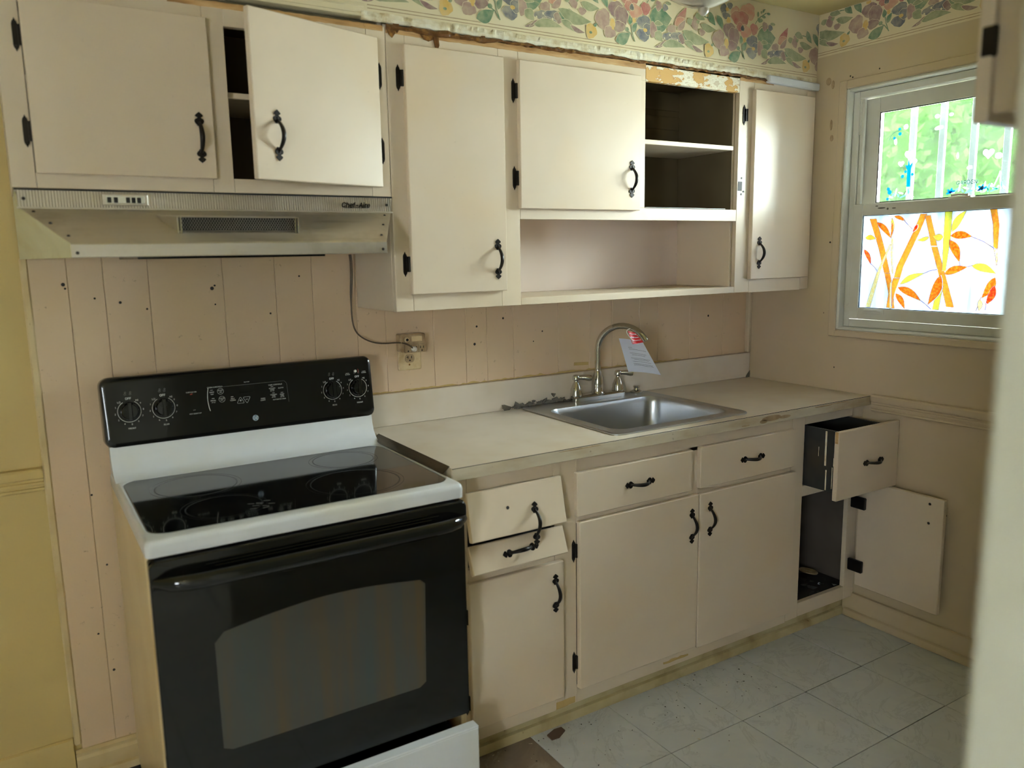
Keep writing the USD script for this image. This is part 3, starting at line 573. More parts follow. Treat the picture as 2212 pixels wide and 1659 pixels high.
# brown ragged adhesive where the crown moulding was torn away
obj('adhesive_residue', ragged(.922, 2.46, lambda x: 2.092 + .0085 * min(1, max(0, (x - 1.2) / .15)), lambda x: 2.109, F0 - .0008, .009, seed=11, amp=1.7), 'glue_brown', W2, smooth=False, label='brown torn adhesive along the top edge')
fl_ = []
for x, z, w, h in ((1.075, 2.072, .010, .018), (1.045, 2.083, .02, .008), (.935, 2.088, .014, .016), (.952, 2.10, .010, .014), (1.23, 2.103, .008, .012)):
    fl_.append(front(ext(Polygon([(-w, h), (w * .8, h * 1.1), (w, -h * .2), (w * .3, -h), (-w * .4, -h * .5)]), .002), F0 - .001, x, z))
for a in fl_: obj('torn_flap', a, 'glue_brown', W2, smooth=False, label='hanging flap of brown adhesive')
d = obj('door', bx(.967, 1.290, DF, F0 - .0005, 1.364, 2.057, .002), 'door_paint', W2, label='tall door'); pull(d, 1.257, DF - .0002, 1.4615)
for z in (1.452, 1.968): hinge(d, .9525, F0 - .0003, z)
d = obj('door', bx(1.345, 1.829, DF, F0 - .0005, 1.6155, 2.056, .002), 'door_paint', W2, label='wide middle door'); pull(d, 1.790, DF - .0002, 1.7185)
for z in (1.708, 1.967): hinge(d, 1.3325, F0 - .0003, z)
d = obj('door', bx(2.385, 2.722, DF, F0 - .0005, 1.364, 2.062, .002), 'door_paint', W2, label='narrow door at the wall'); pull(d, 2.428, DF - .0002, 1.4645)
h_ = obj('hinge', [xf(HINGE, TR([2.344, F0 - .0003, 1.9695]))], 'bronze', W2, label='leftover hinge of the missing door')
h_ = obj('hinge_mark', [front(ext(sbox(-.012, -.017, .009, .017), .001), F0, 2.334, 1.712), front(ext(sbox(.009, -.022, .018, -.016), .0008), F0, 2.338, 1.712)] + [front(ext(Point(0, 0).buffer(.004, 4), .0008), F0, 2.34, z) for z in (1.683, 1.742)], 'slot_dark', W2, label='bare dark mark of a removed hinge')
obj('trim_5', xf(bx(-.147, .143, F0 - .022, F0 - .0006, -.014, .014, .004), ROT(math.radians(1.2), [0, 1, 0]), TR([2.60, 0, 2.103])), 'enamel', label='short white leftover piece of top moulding above the end cabinet', cat='trim', kind='structure')

# ================================================================ wallpaper border
MOTIF = "s,g,-6,152,-21,153,-50,152;l,G,-70,152,-21,143,25;l,g,-1,173,30,131,25;l,g,35,166,67,123,25;l,G,-41,126,33,117,25;e,b,69,191,15,19,0;e,b,100,207,14,11,0;e,b,82,171,20,11,0;e,y,87,193,8,7,0;e,y,95,157,10,10,0;e,r,130,187,23,22,15;e,r,194,199,38,28,0;e,R,155,170,45,28,0;e,R,228,143,20,20,0;e,r,183,130,28,22,0;e,R,156,141,20,16,0;e,n,168,139,9,10,0;e,p,48,87,29,32,10;e,m,101,124,30,26,0;e,m,124,102,27,36,0;e,m,117,73,24,17,0;e,p,76,50,24,18,0;e,y,87,80,11,13,0;e,y,89,70,6,11,0;l,g,245,121,345,127,78;s,g,234,163,249,183,289,206;e,g,258,178,14,8,0;e,g,278,192,10,5,0;e,g,303,206,9,4,0;e,g,247,197,5,9,0;e,G,264,206,4,5,0;l,g,271,206,286,220,8;e,p,285,160,14,16,0;e,b,315,158,12,11,0;e,G,328,173,13,5,0;s,G,253,146,264,156,277,162;e,b,221,99,30,21,0;e,b,219,60,28,20,0;e,b,240,80,20,18,0;e,p,262,81,15,25,0;e,y,227,75,9,6,0;l,G,270,74,304,48,32;l,g,101,27,162,58,36;s,g,164,89,170,63,181,35;l,g,160,84,159,114,17;l,g,175,62,191,95,18;e,g,148,68,8,7,0;s,g,150,64,164,57,182,35;e,y,178,100,7,8,0;e,p,346,91,19,17,0;s,G,269,101,299,106,325,100;l,G,267,101,304,102,15;l,R,358,107,412,172,32;l,r,363,106,405,136,25;l,p,371,93,408,131,20;e,p,454,123,16,19,0;e,p,457,142,11,7,0;e,p,488,100,15,11,0;l,G,415,125,441,137,21;s,G,490,108,502,119,519,124;l,G,459,130,476,136,13;e,b,334,66,29,15,0;e,b,374,71,31,16,0;e,m,396,68,18,16,0;e,b,359,54,27,10,0;e,w,313,59,3,4,0;e,w,337,73,3,4,0;e,w,350,58,3,4,0;e,w,373,61,3,4,0;l,m,316,49,268,26,11;l,m,335,50,286,29,10;l,G,302,37,409,41,25;l,G,329,34,307,34,8;l,g,396,82,482,56,42;l,G,395,95,524,72,36;l,G,404,62,462,33,21;l,m,441,52,498,36,14;e,y,0,44,22,23,0;e,g,-2,40,6,4,0;s,G,13,63,20,70;l,g,10,61,23,70,9"
MC = dict(y=(S(206, 164, 84), S(220, 184, 110)), p=(S(150, 118, 116), S(176, 144, 134)), m=(S(126, 98, 104), S(146, 112, 112)), r=(S(196, 136, 118), S(206, 150, 130)), R=(S(164, 92, 92), S(188, 112, 108)), n=(S(70, 74, 88), S(80, 84, 96)),
          b=(S(94, 98, 112), S(124, 124, 132)), g=(S(70, 112, 94), S(110, 140, 108)), G=(S(124, 138, 106), S(156, 158, 124)), w=(S(224, 214, 184), S(224, 214, 184)))
def motif_polys():
    out = []
    for i, e in enumerate(MOTIF.split(';')):
        e = e.split(','); k, c = e[0], e[1]; v = [float(q) / 1000 for q in e[2:]]
        if k == 'e':
            x, z, a, b, rot = v; t = np.linspace(0, 2 * PI, 23)[:-1]; w = 1 + .10 * np.sin(3 * t + i) + .05 * np.sin(7 * t + 2 * i)
            if min(a, b) < .008: w = 1 + 0 * t
            pg = affinity.rotate(Polygon(np.column_stack([a * w * np.cos(t), b * w * np.sin(t)])), -rot * 1000, origin=(0, 0)); pg = affinity.translate(pg, x, z)
        elif k == 'l': pg = leaf_poly(*v[:4], v[4] * 1.05, bend=.08 if i % 2 else -.08)
        else: pg = LineString(np.array(v).reshape(-1, 2)).buffer(.0016)
        out.append((pg.buffer(0), *MC[c]))
    return out
MP = motif_polys()
def border(x_anchor, x0, x1, z0, zt, reps):
    out = []
    clip = sbox(x0, z0, x1, zt)
    for k in reps:
        for pg, a, b in MP:
            g = affinity.translate(pg, x_anchor + .5225 * k, z0).intersection(clip)
            if not g.is_empty and g.area > 1e-6:
                out.append((g.buffer(.0011).intersection(clip), S(222, 210, 176), S(222, 210, 176)) if g.area > .00025 else None); out.append((g, a, b))
    return [o for o in out if o]
wp = thing('wallpaper_border', 'pansy wallpaper border pasted on the soffit above the cabinets', 'wallpaper', (0, -.3187, 2.13))
O1 = (0, -.3187, 2.13)
obj('paper_strip', bx(.002, XR - .002, -.3193, -.3187, 2.131, ZC - .002, 0), 'soffit_paint', wp)
obj('border_line', [bx(.87, XR - .002, -.3196, -.3194, z, z + .0022, 0) for z in (2.1400, 2.1485)], 'adapter_plastic', wp, kind='stuff')
fm, fc = flat(border(2.1536, .3, XR - .004, 2.131, ZC - .003, range(-4, 2)), 0, .0000035, FRONT); fm.apply_translation([0, -.3194, 0])
obj('floral_print', fm, 'print_color', wp, col=fc, label='mauve, rose and blue pansies with green leaves')
wq = thing('wallpaper_border', 'shadowed pansy border on the right wall above the window', 'wallpaper', (XR - .0007, -1.2, 2.21))
O2 = (XR - .0007, -1.2, 2.21)
obj('paper_strip', bx(XR - .0012, XR - .0007, -2.14, -.321, 2.211, ZC - .002, 0), 'soffit_paint', wq)
obj('border_line', [bx(XR - .0015, XR - .0013, -2.14, -.321, z, z + .0022, 0) for z in (2.2185, 2.227)], 'adapter_plastic', wq, kind='stuff')
fm, fc = flat(border(.437, .325, 2.13, 2.211, ZC - .003, range(-1, 4)), 0, .0000035, RIGHTW); fm.apply_translation([XR - .0013, 0, 0])
obj('floral_print', fm, 'print_color', wq, col=fc, label='mauve and blue pansies with green leaves')

# ================================================================ base cabinets
G0, G1, GD = -.600, -.581, -.619
BC = thing('base_cabinet', 'long cream base cabinet under the counter with tilted drawer fronts', 'cabinet', (1.85, -.3, 0))
BP = 'cabinet_paint'
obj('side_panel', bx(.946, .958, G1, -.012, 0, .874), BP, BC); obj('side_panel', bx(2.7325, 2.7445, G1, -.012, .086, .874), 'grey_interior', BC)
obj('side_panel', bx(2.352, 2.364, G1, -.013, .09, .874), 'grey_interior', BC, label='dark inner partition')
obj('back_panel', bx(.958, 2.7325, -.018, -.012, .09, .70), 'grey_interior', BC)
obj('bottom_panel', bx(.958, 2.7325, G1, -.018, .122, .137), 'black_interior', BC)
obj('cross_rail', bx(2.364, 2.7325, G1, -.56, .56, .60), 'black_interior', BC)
for a, b, z0, z1 in ((.946, .983, .080, .876), (1.2765, 1.3575, .080, .876), (1.8195, 1.8615, .120, .836), (2.3345, 2.4035, .084, .876), (2.682, 2.7455, .086, .876)):
    obj('stile', bx(a + .0003, b - .0003, G0, G1, z0, z1, .001), BP, BC)
for a, b, z0, z1 in ((.983, 1.2765, .826, .876), (1.3575, 2.3345, .822, .876), (2.4035, 2.682, .838, .876), (.983, 1.2765, .562, .604), (1.3575, 1.8195, .668, .700), (1.8615, 2.3345, .668, .700), (2.4035, 2.682, .563, .604),
                     (.983, 1.2765, .078, .128), (1.3575, 2.3345, .080, .128), (2.4035, 2.682, .086, .140)):
    obj('rail', bx(a + .0003, b - .0003, G0, G1, z0, z1, .001), BP, BC)
for a in (ragged(1.278, 1.352, lambda x: .080, lambda x: .104, G0 + .0003, .0015, seed=21, amp=1.2), ragged(1.72, 1.838, lambda x: .094, lambda x: .104, G0 + .0003, .0012, seed=23, amp=1.2)): obj('chipped_wood', a, 'glue_yellow', BC, smooth=False, label='chipped bare wood on the bottom rail')
obj('toe_board', bx(.947, 2.744, -.556, -.544, 0, .088), 'toe_paint', BC)
sh = obj('shoe_moulding', xf(ext([(0, 0), (.013, 0), (.013, .016), (.008, .026), (0, .030)], 1.787), TO_BACK, TR([2.738, -.5562, 0])), 'toe_paint', BC, label='scuffed yellowed moulding at the floor')
def slab(parent, name, x0, x1, z0, z1, y=GD, t=.0185, tilt=0, mat_='door_paint', label=None):
    m = bx(x0, x1, 0, t, z0 - z1, 0, .0025)
    if tilt: m.apply_transform(ROT(tilt, [1, 0, 0]))
    m.apply_translation([0, y, z1]); return obj(name, m, mat_, parent, label=label)
tl = math.atan(.031 / .137)
# two drawers beside the stove: fronts tilted outwards at the bottom
dr = slab(BC, 'drawer', .9685, 1.2865, .6975, .8345, y=-.622, tilt=-tl, label='upper drawer front hanging crooked')
hm = TR([0, 0, .0]) @ ROT(-tl, [1, 0, 0])
obj('pull', xf(PULL, ROT(math.radians(9), [0, 1, 0]), ROT(-tl - .12, [1, 0, 0]), TR([1.172, -.657, .722])), 'bronze', dr, label='pull dangling from one screw')
obj('screw_hole', xf(lathe([(0, 0), (.005, 0), (.005, .0006), (.0022, .0006), (0, .0004)], 10, (0, 0, 0), '-y'), ROT(-tl, [1, 0, 0]), TR([1.0935, -.6355, .776])), 'slot_dark', dr)
dr2 = slab(BC, 'drawer', .9715, 1.2915, .6005, .682, y=-.622, tilt=-math.atan(.031 / .08), label='lower drawer front hanging crooked')
obj('pull', xf(PULL, ROT(PI / 2 - .04, [0, 1, 0]), ROT(-math.atan(.031 / .08), [1, 0, 0]), TR([1.134, -.637, .6435])), 'bronze', dr2)
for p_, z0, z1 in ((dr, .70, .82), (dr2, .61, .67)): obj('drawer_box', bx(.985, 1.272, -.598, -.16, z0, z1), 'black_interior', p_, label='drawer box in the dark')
d = slab(BC, 'door', .9745, 1.2975, .126, .569); pull(d, 1.2655, GD - .0002, .4735)
for z in (.468, .206): hinge(d, .966, G0 - .0003, z)
d = slab(BC, 'drawer', 1.3475, 1.8225, .6925, .8305); pull(d, 1.593, GD - .0002, .759, 90)
d = slab(BC, 'drawer', 1.8555, 2.329, .6935, .835); pull(d, 2.106, GD - .0002, .762, 90)
d = slab(BC, 'door', 1.3565, 1.8535, .131, .675); pull(d, 1.821, GD - .0002, .571)
for z in (.582, .218): hinge(d, 1.346, G0 - .0003, z)
d = slab(BC, 'door', 1.8575, 2.341, .124, .674); pull(d, 1.9045, GD - .0002, .580)
# pulled-out drawer at the wall
dr = obj('drawer', bx(2.386, 2.743, -.757, -.739, .587, .838, .0015), 'door_paint', BC, label='pulled-out drawer'); pull(dr, 2.592, -.7572, .704, 90)
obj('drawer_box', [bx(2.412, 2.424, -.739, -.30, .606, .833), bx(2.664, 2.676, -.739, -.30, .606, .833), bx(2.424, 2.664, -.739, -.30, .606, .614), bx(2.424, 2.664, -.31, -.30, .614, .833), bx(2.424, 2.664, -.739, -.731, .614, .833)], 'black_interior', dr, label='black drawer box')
obj('paint_streak', [bx(2.4112, 2.4119, -.69 - a, -.69 - a + w, z0, z1, 0) for a, w, z0, z1 in ((0, .007, .70, .828), (.004, .005, .61, .685), (-.032, .0016, .73, .765), (.028, .003, .62, .70), (.034, .004, .705, .735))], 'plaster', dr, label='pale paint smears on the drawer side')
obj('bare_corner', front(ext([(0, 0), (.0005, 0), (.0005, -.05), (-.0002, -.03)], .012), -.742, 2.3858, .838), 'raw_wood', dr)
# door hanging fully open against the right wall
dd = obj('door', bx(2.703, 2.7215, -.968, -.632, .155, .586, .002), 'door_paint', BC, label='bare-backed door swung open against the wall')
for z in (.496, .238): obj('hinge', bx(2.688, 2.7025, -.668, -.606, z - .024, z + .024, .003), 'bronze', dd, label='dark hinge plate')
for z in (.562, .49): obj('screw_hole', xf(lathe([(0, 0), (.005, 0), (.004, .0008), (0, .0008)], 8), ROT(-PI / 2, [0, 1, 0]), TR([2.703, -.915, z])), 'slot_dark', dd)
# what lies in the open compartment
lid = lathe([(.026, 0), (.036, .002), (.038, .008), (.034, .012), (.028, .009), (.026, .004)], 22)
obj('jar_ring', xf(lid, ROT(.22, [0, 1, 0]), TR([2.672, -.44, .1462])), 'adapter_plastic', label='pale round ring lying in the open bottom compartment', cat='ring', smooth=50)
deb = []
for k in range(60):
    x, y = rng.uniform(2.41, 2.70), rng.uniform(-.575, -.1); s = rng.uniform(.004, .013)
    deb.append(xf(hull(rng.normal(size=(8, 3)) * [s, s, s * .3]), TR([x, y, .1375 + s * .28])))
obj('compartment_litter', deb, 'black_interior', smooth=False, label='dark litter on the floor of the open bottom compartment', cat='litter', kind='stuff')
obj('paint_flake', xf(bx(-.008, .008, -.004, .004, 0, .003), ROT(.5, [0, 0, 1]), TR([2.63, -.525, .1376])), 'paper', label='single white flake in the open bottom compartment', cat='flake')

# ================================================================ countertop
CT = thing('countertop', 'cream laminate countertop with backsplash and worn front edge', 'countertop', (1.83, -.32, .8775))
hole = Polygon(rr(1.545, 2.10, -.565, -.06, .03))
top = ext(sbox(.925, -.630, 2.746, -.012).difference(hole), .036); top.apply_translation([0, 0, .8775])
obj('slab', top, 'laminate', CT, smooth=False)
obj('front_edge', bx(.925, 2.746, -.6325, -.6305, .878, .9115, .0006), 'laminate_edge', CT, label='scuffed front edge strip')
obj('edge_seam', bx(.925, 2.746, -.6318, -.6300, .9112, .9130, 0), 'slot_dark', CT)
obj('side_edge', bx(.9232, .9248, -.630, -.013, .879, .912, .0005), 'laminate_edge', CT)
obj('backsplash', bx(.925, 2.746, -.0295, -.0118, .9137, 1.0235, .002), 'laminate', CT)
obj('backsplash_cap', bx(.925, 2.744, -.0288, -.0122, 1.0236, 1.0242, .0002), 'adapter_plastic', CT)
obj('wear_mark', [xf(ext(Point(0, 0).buffer(1, 5), .0003), np.diag([a, b, 1, 1]), FRONT, TR([x, -.6326, z])) for x, z, a, b in ((2.18, .896, .05, .010), (2.25, .893, .03, .006), (2.14, .889, .02, .007), (2.05, .885, .02, .003), (2.46, .906, .05, .003), (2.55, .908, .05, .002), (1.35, .908, .08, .002))], 'adapter_plastic', CT, kind='stuff', label='brown worn spots on the front edge')
pe = []
for k in range(46):
    x = float(rng.normal(1.60, .085)); 
    if not 1.44 < x < 1.76: continue
    s = rng.uniform(.004, .012); pe.append(xf(hull(rng.normal(size=(9, 3)) * [s, s * .25, s * .6]), TR([x, -.032 - rng.uniform(0, .006), .915 + s * .7 + abs(rng.normal() * .010) * max(0, 1 - abs(x - 1.63) / .12)])))
obj('peeling_caulk', pe, 'caulk_dark', CT, smooth=False, kind='stuff', label='peeling dark caulk behind the sink')
obj('corner_grime', [ragged(2.722, 2.7465, lambda x: .9142, lambda x: .918 + (x - 2.722) * 1.2, -.030, .002, step=.003, seed=31)], 'caulk_dark', CT, smooth=False, label='dark grime in the wall corner')
ms = thing('gap_strip', 'dull metal strip covering the gap between stove and counter', 'metal strip', (.92, -.36, .914))
obj('strip', hull([(x, y, z + d) for y in (-.612, -.122) for x, z in ((.9045, .8985), (.9275, .9146)) for d in (0, .0016)]), 'strip_metal', ms, smooth=False)

# ================================================================ sink, faucet, tag
SK = thing('sink', 'stainless steel drop-in sink basin set into the counter', 'sink', (1.82, -.31, .914)); OS = (1.82, -.31, .914)
R_ = []
for (x0, x1, y0, y1, r, z) in ((1.517, 2.122, -.592, -.032, .035, .9142), (1.517, 2.122, -.592, -.032, .035, .9175), (1.523, 2.116, -.586, -.038, .032, .9200), (1.529, 2.110, -.580, -.044, .030, .9182), (1.551, 2.086, -.556, -.130, .048, .9180),
                               (1.557, 2.080, -.550, -.136, .050, .9195), (1.562, 2.075, -.545, -.141, .050, .9185), (1.566, 2.071, -.541, -.145, .050, .912), (1.570, 2.067, -.537, -.149, .052, .895), (1.576, 2.061, -.531, -.155, .056, .80), (1.585, 2.052, -.522, -.164, .06, .775), (1.61, 2.03, -.50, -.19, .07, .762), (1.74, 1.90, -.41, -.27, .06, .758)):
    R_.append(ring3(rr(x0, x1, y0, y1, r), z))
b_ = loft(R_, False, True); 
under = loft([ring3(rr(1.562, 2.075, -.545, -.141, .05), .9135), ring3(rr(1.574, 2.063, -.533, -.153, .056), .80), ring3(rr(1.6, 2.04, -.51, -.18, .06), .758)], False, True)
obj('basin', b_, 'sink_steel', SK, smooth=40)
obj('drain', lathe([(0, .0005), (.03, .0005), (.038, .003), (.042, .0005)], 22, (1.82, -.34, .7585)), 'chrome', SK)
obj('basin_underside', under, 'strip_metal', SK)
FC = thing('faucet', 'chrome gooseneck faucet with two lever handles at the sink', 'faucet', (1.86, -.055, .918)); OF = (1.86, -.055, .918)
FX, FY, FZ = 1.866, -.056, .9188
obj('deck_plate', loft([ring3(rr(FX - .128, FX + .128, FY - .027, FY + .024, .02), FZ), ring3(rr(FX - .128, FX + .128, FY - .027, FY + .024, .02), FZ + .014), ring3(rr(FX - .122, FX + .122, FY - .021, FY + .018, .016), FZ + .021), ring3(rr(FX - .118, FX + .118, FY - .016, FY + .013, .012), FZ + .022)]), 'chrome', FC, smooth=40)
ang = np.radians(np.linspace(0, 152, 16)); rad = .098
path = [(FX, FY, FZ + z) for z in (.10, .14, .18)] + [(FX + .12 * (1 - math.cos(a)) * .35, FY - rad * (1 - math.cos(a)), FZ + .186 + rad * math.sin(a)) for a in ang]
obj('spout', [lathe([(.027, .018), (.027, .024), (.022, .03), (.0235, .05), (.021, .075), (.0155, .098), (.0155, .104), (.0135, .106), (.0135, .112)], 22, (FX, FY, FZ)), tube(path, .0118, 14)], 'chrome', FC, smooth=45)
for k, dx in enumerate((-.104, .100)):
    hx = FX + dx
    h = obj('handle', lathe([(.024, .018), (.024, .028), (.0215, .034), (.022, .045), (.015, .062), (.0095, .072), (.0095, .078), (.014, .082), (.014, .094), (.009, .100), (0, .101)], 18, (hx, FY, FZ)), 'chrome', FC, smooth=45)
    obj('lever', tube([(hx, FY, FZ + .088), (hx + .013, FY - .007, FZ + .090), (hx + .026, FY - .016, FZ + .090), (hx + .042, FY - .026, FZ + .088), (hx + .050, FY - .031, FZ + .087)], [.007, .0085, .0105, .0125, .010], 12), 'chrome', h, smooth=45)
obj('hole_cover', lathe([(.024, 0), (.025, .006), (.018, .010), (.012, .012), (.010, .02), (.013, .022), (.013, .028), (0, .029)], 20, (2.062, FY, FZ)), 'chrome', label='small chrome cap beside the faucet at the sink rim', cat='cap', smooth=45)
# paper tag tied round the spout end
tg = thing('faucet_tag', 'white instruction tag with red stripes hanging from the faucet', 'tag', (1.90, -.235, 1.10)); OT = (1.90, -.235, 1.10)
def sheet(cs, th, n=10, bow=.012):
    """curved card between corners tl,tr,br,bl"""
    a, b, c, d_ = map(np.array, cs); out = []
    nrm = np.cross(b - a, d_ - a); nrm = nrm / np.linalg.norm(nrm)
    def P_(u, v): return (a * (1 - u) + b * u) * (1 - v) + (d_ * (1 - u) + c * u) * v + nrm * bow * math.sin(PI * u) 
    f, bk = [[P_(i / n, j / 6) for i in range(n + 1)] for j in range(7)], None
    V = np.array(f).reshape(-1, 3); W_ = V - nrm * th; q = []
    m_ = n + 1
    for j in range(6):
        for i in range(n):
            q += [(j * m_ + i, (j + 1) * m_ + i, (j + 1) * m_ + i + 1, j * m_ + i + 1)]
    q = np.array(q); k = len(V); q2 = q[:, ::-1] + k
    t = np.vstack([q, q2]); e = []
    bd = [j * m_ for j in range(7)] + [6 * m_ + i for i in range(1, m_)] + [j * m_ + n for j in range(5, -1, -1)] + [i for i in range(n - 1, 0, -1)]
    for i in range(len(bd)):
        p0, p1 = bd[i], bd[(i + 1) % len(bd)]; e.append((p0, p0 + k, p1 + k, p1))
    t = np.vstack([t, e]); m = trimesh.Trimesh(np.vstack([V, W_]), np.vstack([t[:, [0, 1, 2]], t[:, [0, 2, 3]]]), process=False); m.fix_normals(); return m, P_, nrm
C4 = [(1.824, -.232, 1.168), (1.912, -.262, 1.150), (1.995, -.27, 1.022), (1.876, -.225, 1.040)]
m, P_, nn = sheet(C4, .0005); obj('card', m, 'paper', tg, smooth=True)
if nn[1] > 0: nn = -nn
ln = []
for v, u0, u1 in ((.30, .3, .92), (.42, .28, .86), (.47, .34, .80), (.57, .26, .90), (.61, .36, .84), (.67, .30, .88), (.74, .28, .9), (.78, .28, .9), (.25, .3, .45)):
    uu = np.linspace(u0, u1, 6); ln.append(tube([np.array(P_(u, v)) + nn * .0006 for u in uu], .0007, 4))
obj('printed_line', ln, 'grey_print', tg, smooth=False, kind='stuff', label='grey printed text lines')
C5 = [(1.855, -.243, 1.196), (1.890, -.240, 1.186), (1.912, -.266, 1.150), (1.868, -.256, 1.146)]
m, Q_, n2 = sheet(C5, .0005, bow=.006); obj('red_band', m, 'red_print', tg, smooth=True, label='red striped end of the tag')
if n2[1] > 0: n2 = -n2
obj('white_stripe', [tube([np.array(Q_(u, v)) + n2 * .0008 for u in (.05, .5, .95)], .0013, 5) for v in (.22, .5, .76)], 'paper', tg, smooth=False)
obj('tie', tube(smooth_path([(1.873, -.236, 1.20), (1.85, -.25, 1.182), (1.862, -.262, 1.160), (1.868, -.258, 1.150)], 4), .0014, 6), 'white_plastic', tg)

# ================================================================ range hood
HD = thing('range_hood', 'old steel range hood with ribbed strip and splayed ends above the stove', 'range hood', (.46, -.2, 1.484))
sl0, sl1 = (-.340, 1.598), (-.488, 1.515)            # slanted face, top and bottom (y, z)
XA, XB, XC, XD = .003, .911, .094, .826
obj('top_plate', bx(.003, .911, -.336, -.013, 1.632, 1.640, .001), 'hood_steel', HD)
# ribbed strip: vertical corrugation
xs = np.arange(XA + .004, XB - .004, .0015); ph = (xs / .0061) % 1
dep = .0022 * (np.abs(ph - .5) < .27); n_ = len(xs)
def ribs():
    rings = []
    for x, d_ in zip(xs, dep):
        rings.append([(x, -.337 - d_, 1.638), (x, -.341 - d_, 1.600), (x, -.333, 1.600), (x, -.330, 1.638)])
    m = loft(rings); m.fix_normals(); return m
obj('ribbed_strip', ribs(), 'hood_steel', HD, smooth=False, label='vertically ribbed steel strip')
obj('strip_edge', [bx(.003, .911, -.342, -.332, 1.6375, 1.6405, .0008)], 'black_gap', HD, label='dark line along the top')
obj('strip_edge', [bx(.004, .910, -.344, -.332, 1.5955, 1.600, .001)], 'hood_steel', HD)
# slanted face, lip, underside as one folded sheet
sh_ = 0.0012
def sheetmetal(pts, t=(0, .0015, .0015)):
    a = np.array(pts, float); return hull(np.vstack([a, a + np.array(t)]))
obj('slanted_face', sheetmetal([(XA + .006, sl0[0], sl0[1]), (XB - .006, sl0[0], sl0[1]), (XD, sl1[0], sl1[1]), (XC, sl1[0], sl1[1])]), 'hood_steel', HD, smooth=False)
obj('front_lip', cat_([hull([(XC, -.488, 1.515), (XD, -.488, 1.515), (XC, -.4905, 1.513), (XD, -.4905, 1.513), (XC, -.4915, 1.4855), (XD, -.4915, 1.4855), (XC, -.480, 1.4845), (XD, -.480, 1.4845), (XC, -.48, 1.515), (XD, -.48, 1.515)])]), 'hood_steel', HD, smooth=False)
for s, xo, xi, lab in ((1, XA, XC, 'dirty cream left end'), (-1, XB, XD, None)):
    e = []
    a = [(xo, -.013, 1.4845), (xi, -.4915, 1.4845), (xi, -.489, 1.515), (xo + s * .006, -.340, 1.598), (xo, -.336, 1.638), (xo, -.013, 1.638)]
    A_ = np.array(a); t_ = np.array([s * .0015, .001, 0])
    V = np.vstack([A_, A_ + t_]); f = [(0, 1, 2), (0, 2, 3), (0, 3, 4), (0, 4, 5)]; f = f + [(c + 6, b + 6, a_ + 6) for a_, b, c in f]
    for i in range(6): j = (i + 1) % 6; f += [(i, i + 6, j + 6), (i, j + 6, j)]
    m = trimesh.Trimesh(V, f, process=False); m.fix_normals()
    obj('end_panel', m, 'hood_enamel' if s > 0 else 'hood_steel', HD, smooth=45, label=lab)
obj('underside', sheetmetal([(XA + .004, -.016, 1.487), (XB - .004, -.016, 1.487), (XD - .002, -.478, 1.487), (XC + .002, -.478, 1.487)], (0, 0, .001)), 'hood_steel', HD, smooth=False)
obj('filter_frame', bx(.235, .688, -.40, -.03, 1.4795, 1.4865, .001), 'black_plastic', HD, label='dark filter frame below the hood')
# vent scoop on the slanted face
def on_slope(y): 
    k = (y - sl0[0]) / (sl1[0] - sl0[0]); return sl0[1] + k * (sl1[1] - sl0[1])
vb, vf = -.372, -.446; zb_, zf = on_slope(vb), on_slope(vf); zt = zf + .036
obj('vent_scoop', sheetmetal([(.287, vb - .002, zb_ + .001), (.622, vb - .002, zb_ + .001), (.605, vf, zt), (.322, vf, zt)], (0, -.0012, .0014)), 'hood_steel', HD, smooth=False)
for xb_, xf_, s in ((.287, .322, 1), (.622, .605, -1)):
    obj('scoop_end', sheetmetal([(xb_, vb - .002, zb_), (xf_, vf, zt), (xf_, vf, zf - .001)], (s * .0015, 0, 0)), 'hood_steel', HD, smooth=False)
    obj('scoop_post', [bx(xf_ + s * k_ - .002, xf_ + s * k_ + .002, vf - .004, vf, zf - .002, zt + .001, .0008) for k_ in (0, .006)], 'chrome', HD)
obj('scoop_dark', bx(.326, .601, vf + .008, vf + .010, zf + .004, zt, 0), 'black_gap', HD)
ws = []
for k in range(-6, 62):
    for s in (1, -1):
        x0 = .326 + .0062 * k; x1 = x0 + .022
        a = np.array([x0, zt - .001 if s > 0 else zf + .001]); b = np.array([x1, zf + .001 if s > 0 else zt - .001])
        if x1 < .328 or x0 > .600: continue
        if x0 < .326: q = (.326 - x0) / (x1 - x0); a = a + (b - a) * q
        if x1 > .601: q = (.601 - x0) / (x1 - x0); b = np.array([x0, zt - .001 if s > 0 else zf + .001]) + (np.array([x1, zf + .001 if s > 0 else zt - .001]) - np.array([x0, zt - .001 if s > 0 else zf + .001])) * q
        ws.append(tube([(a[0], vf - .0005 * s, a[1]), (b[0], vf - .0005 * s, b[1])], .0006, 3, cap=False))
obj('mesh_screen', ws, 'hood_steel', HD, smooth=False, kind='stuff', label='expanded metal mesh of the vent')
sw = obj('switch_panel', bx(.176, .276, -.3475, -.3415, 1.605, 1.632, .0015), 'hood_steel', HD)
obj('switch_inset', bx(.185, .268, -.3482, -.3474, 1.611, 1.627, .0003), 'chrome', sw)
for x in (.192, .206, .232, .244, .256): obj('switch', bx(x - .0042, x + .0042, -.3525, -.348, 1.611, 1.624, .001), 'black_plastic', sw)
obj('maker_lettering', [front(xf(txt('Chef-Aire', .0125, True, .0015), np.array([[1, .2, 0, 0], [0, 1, 0, 0], [0, 0, 1, 0], [0, 0, 0, 1.0]])), -.3435, .802, 1.6165), bx(.768, .838, -.3442, -.3435, 1.6085, 1.6095, 0)], 'black_plastic', HD, smooth=False, label='raised script lettering')
rv = []
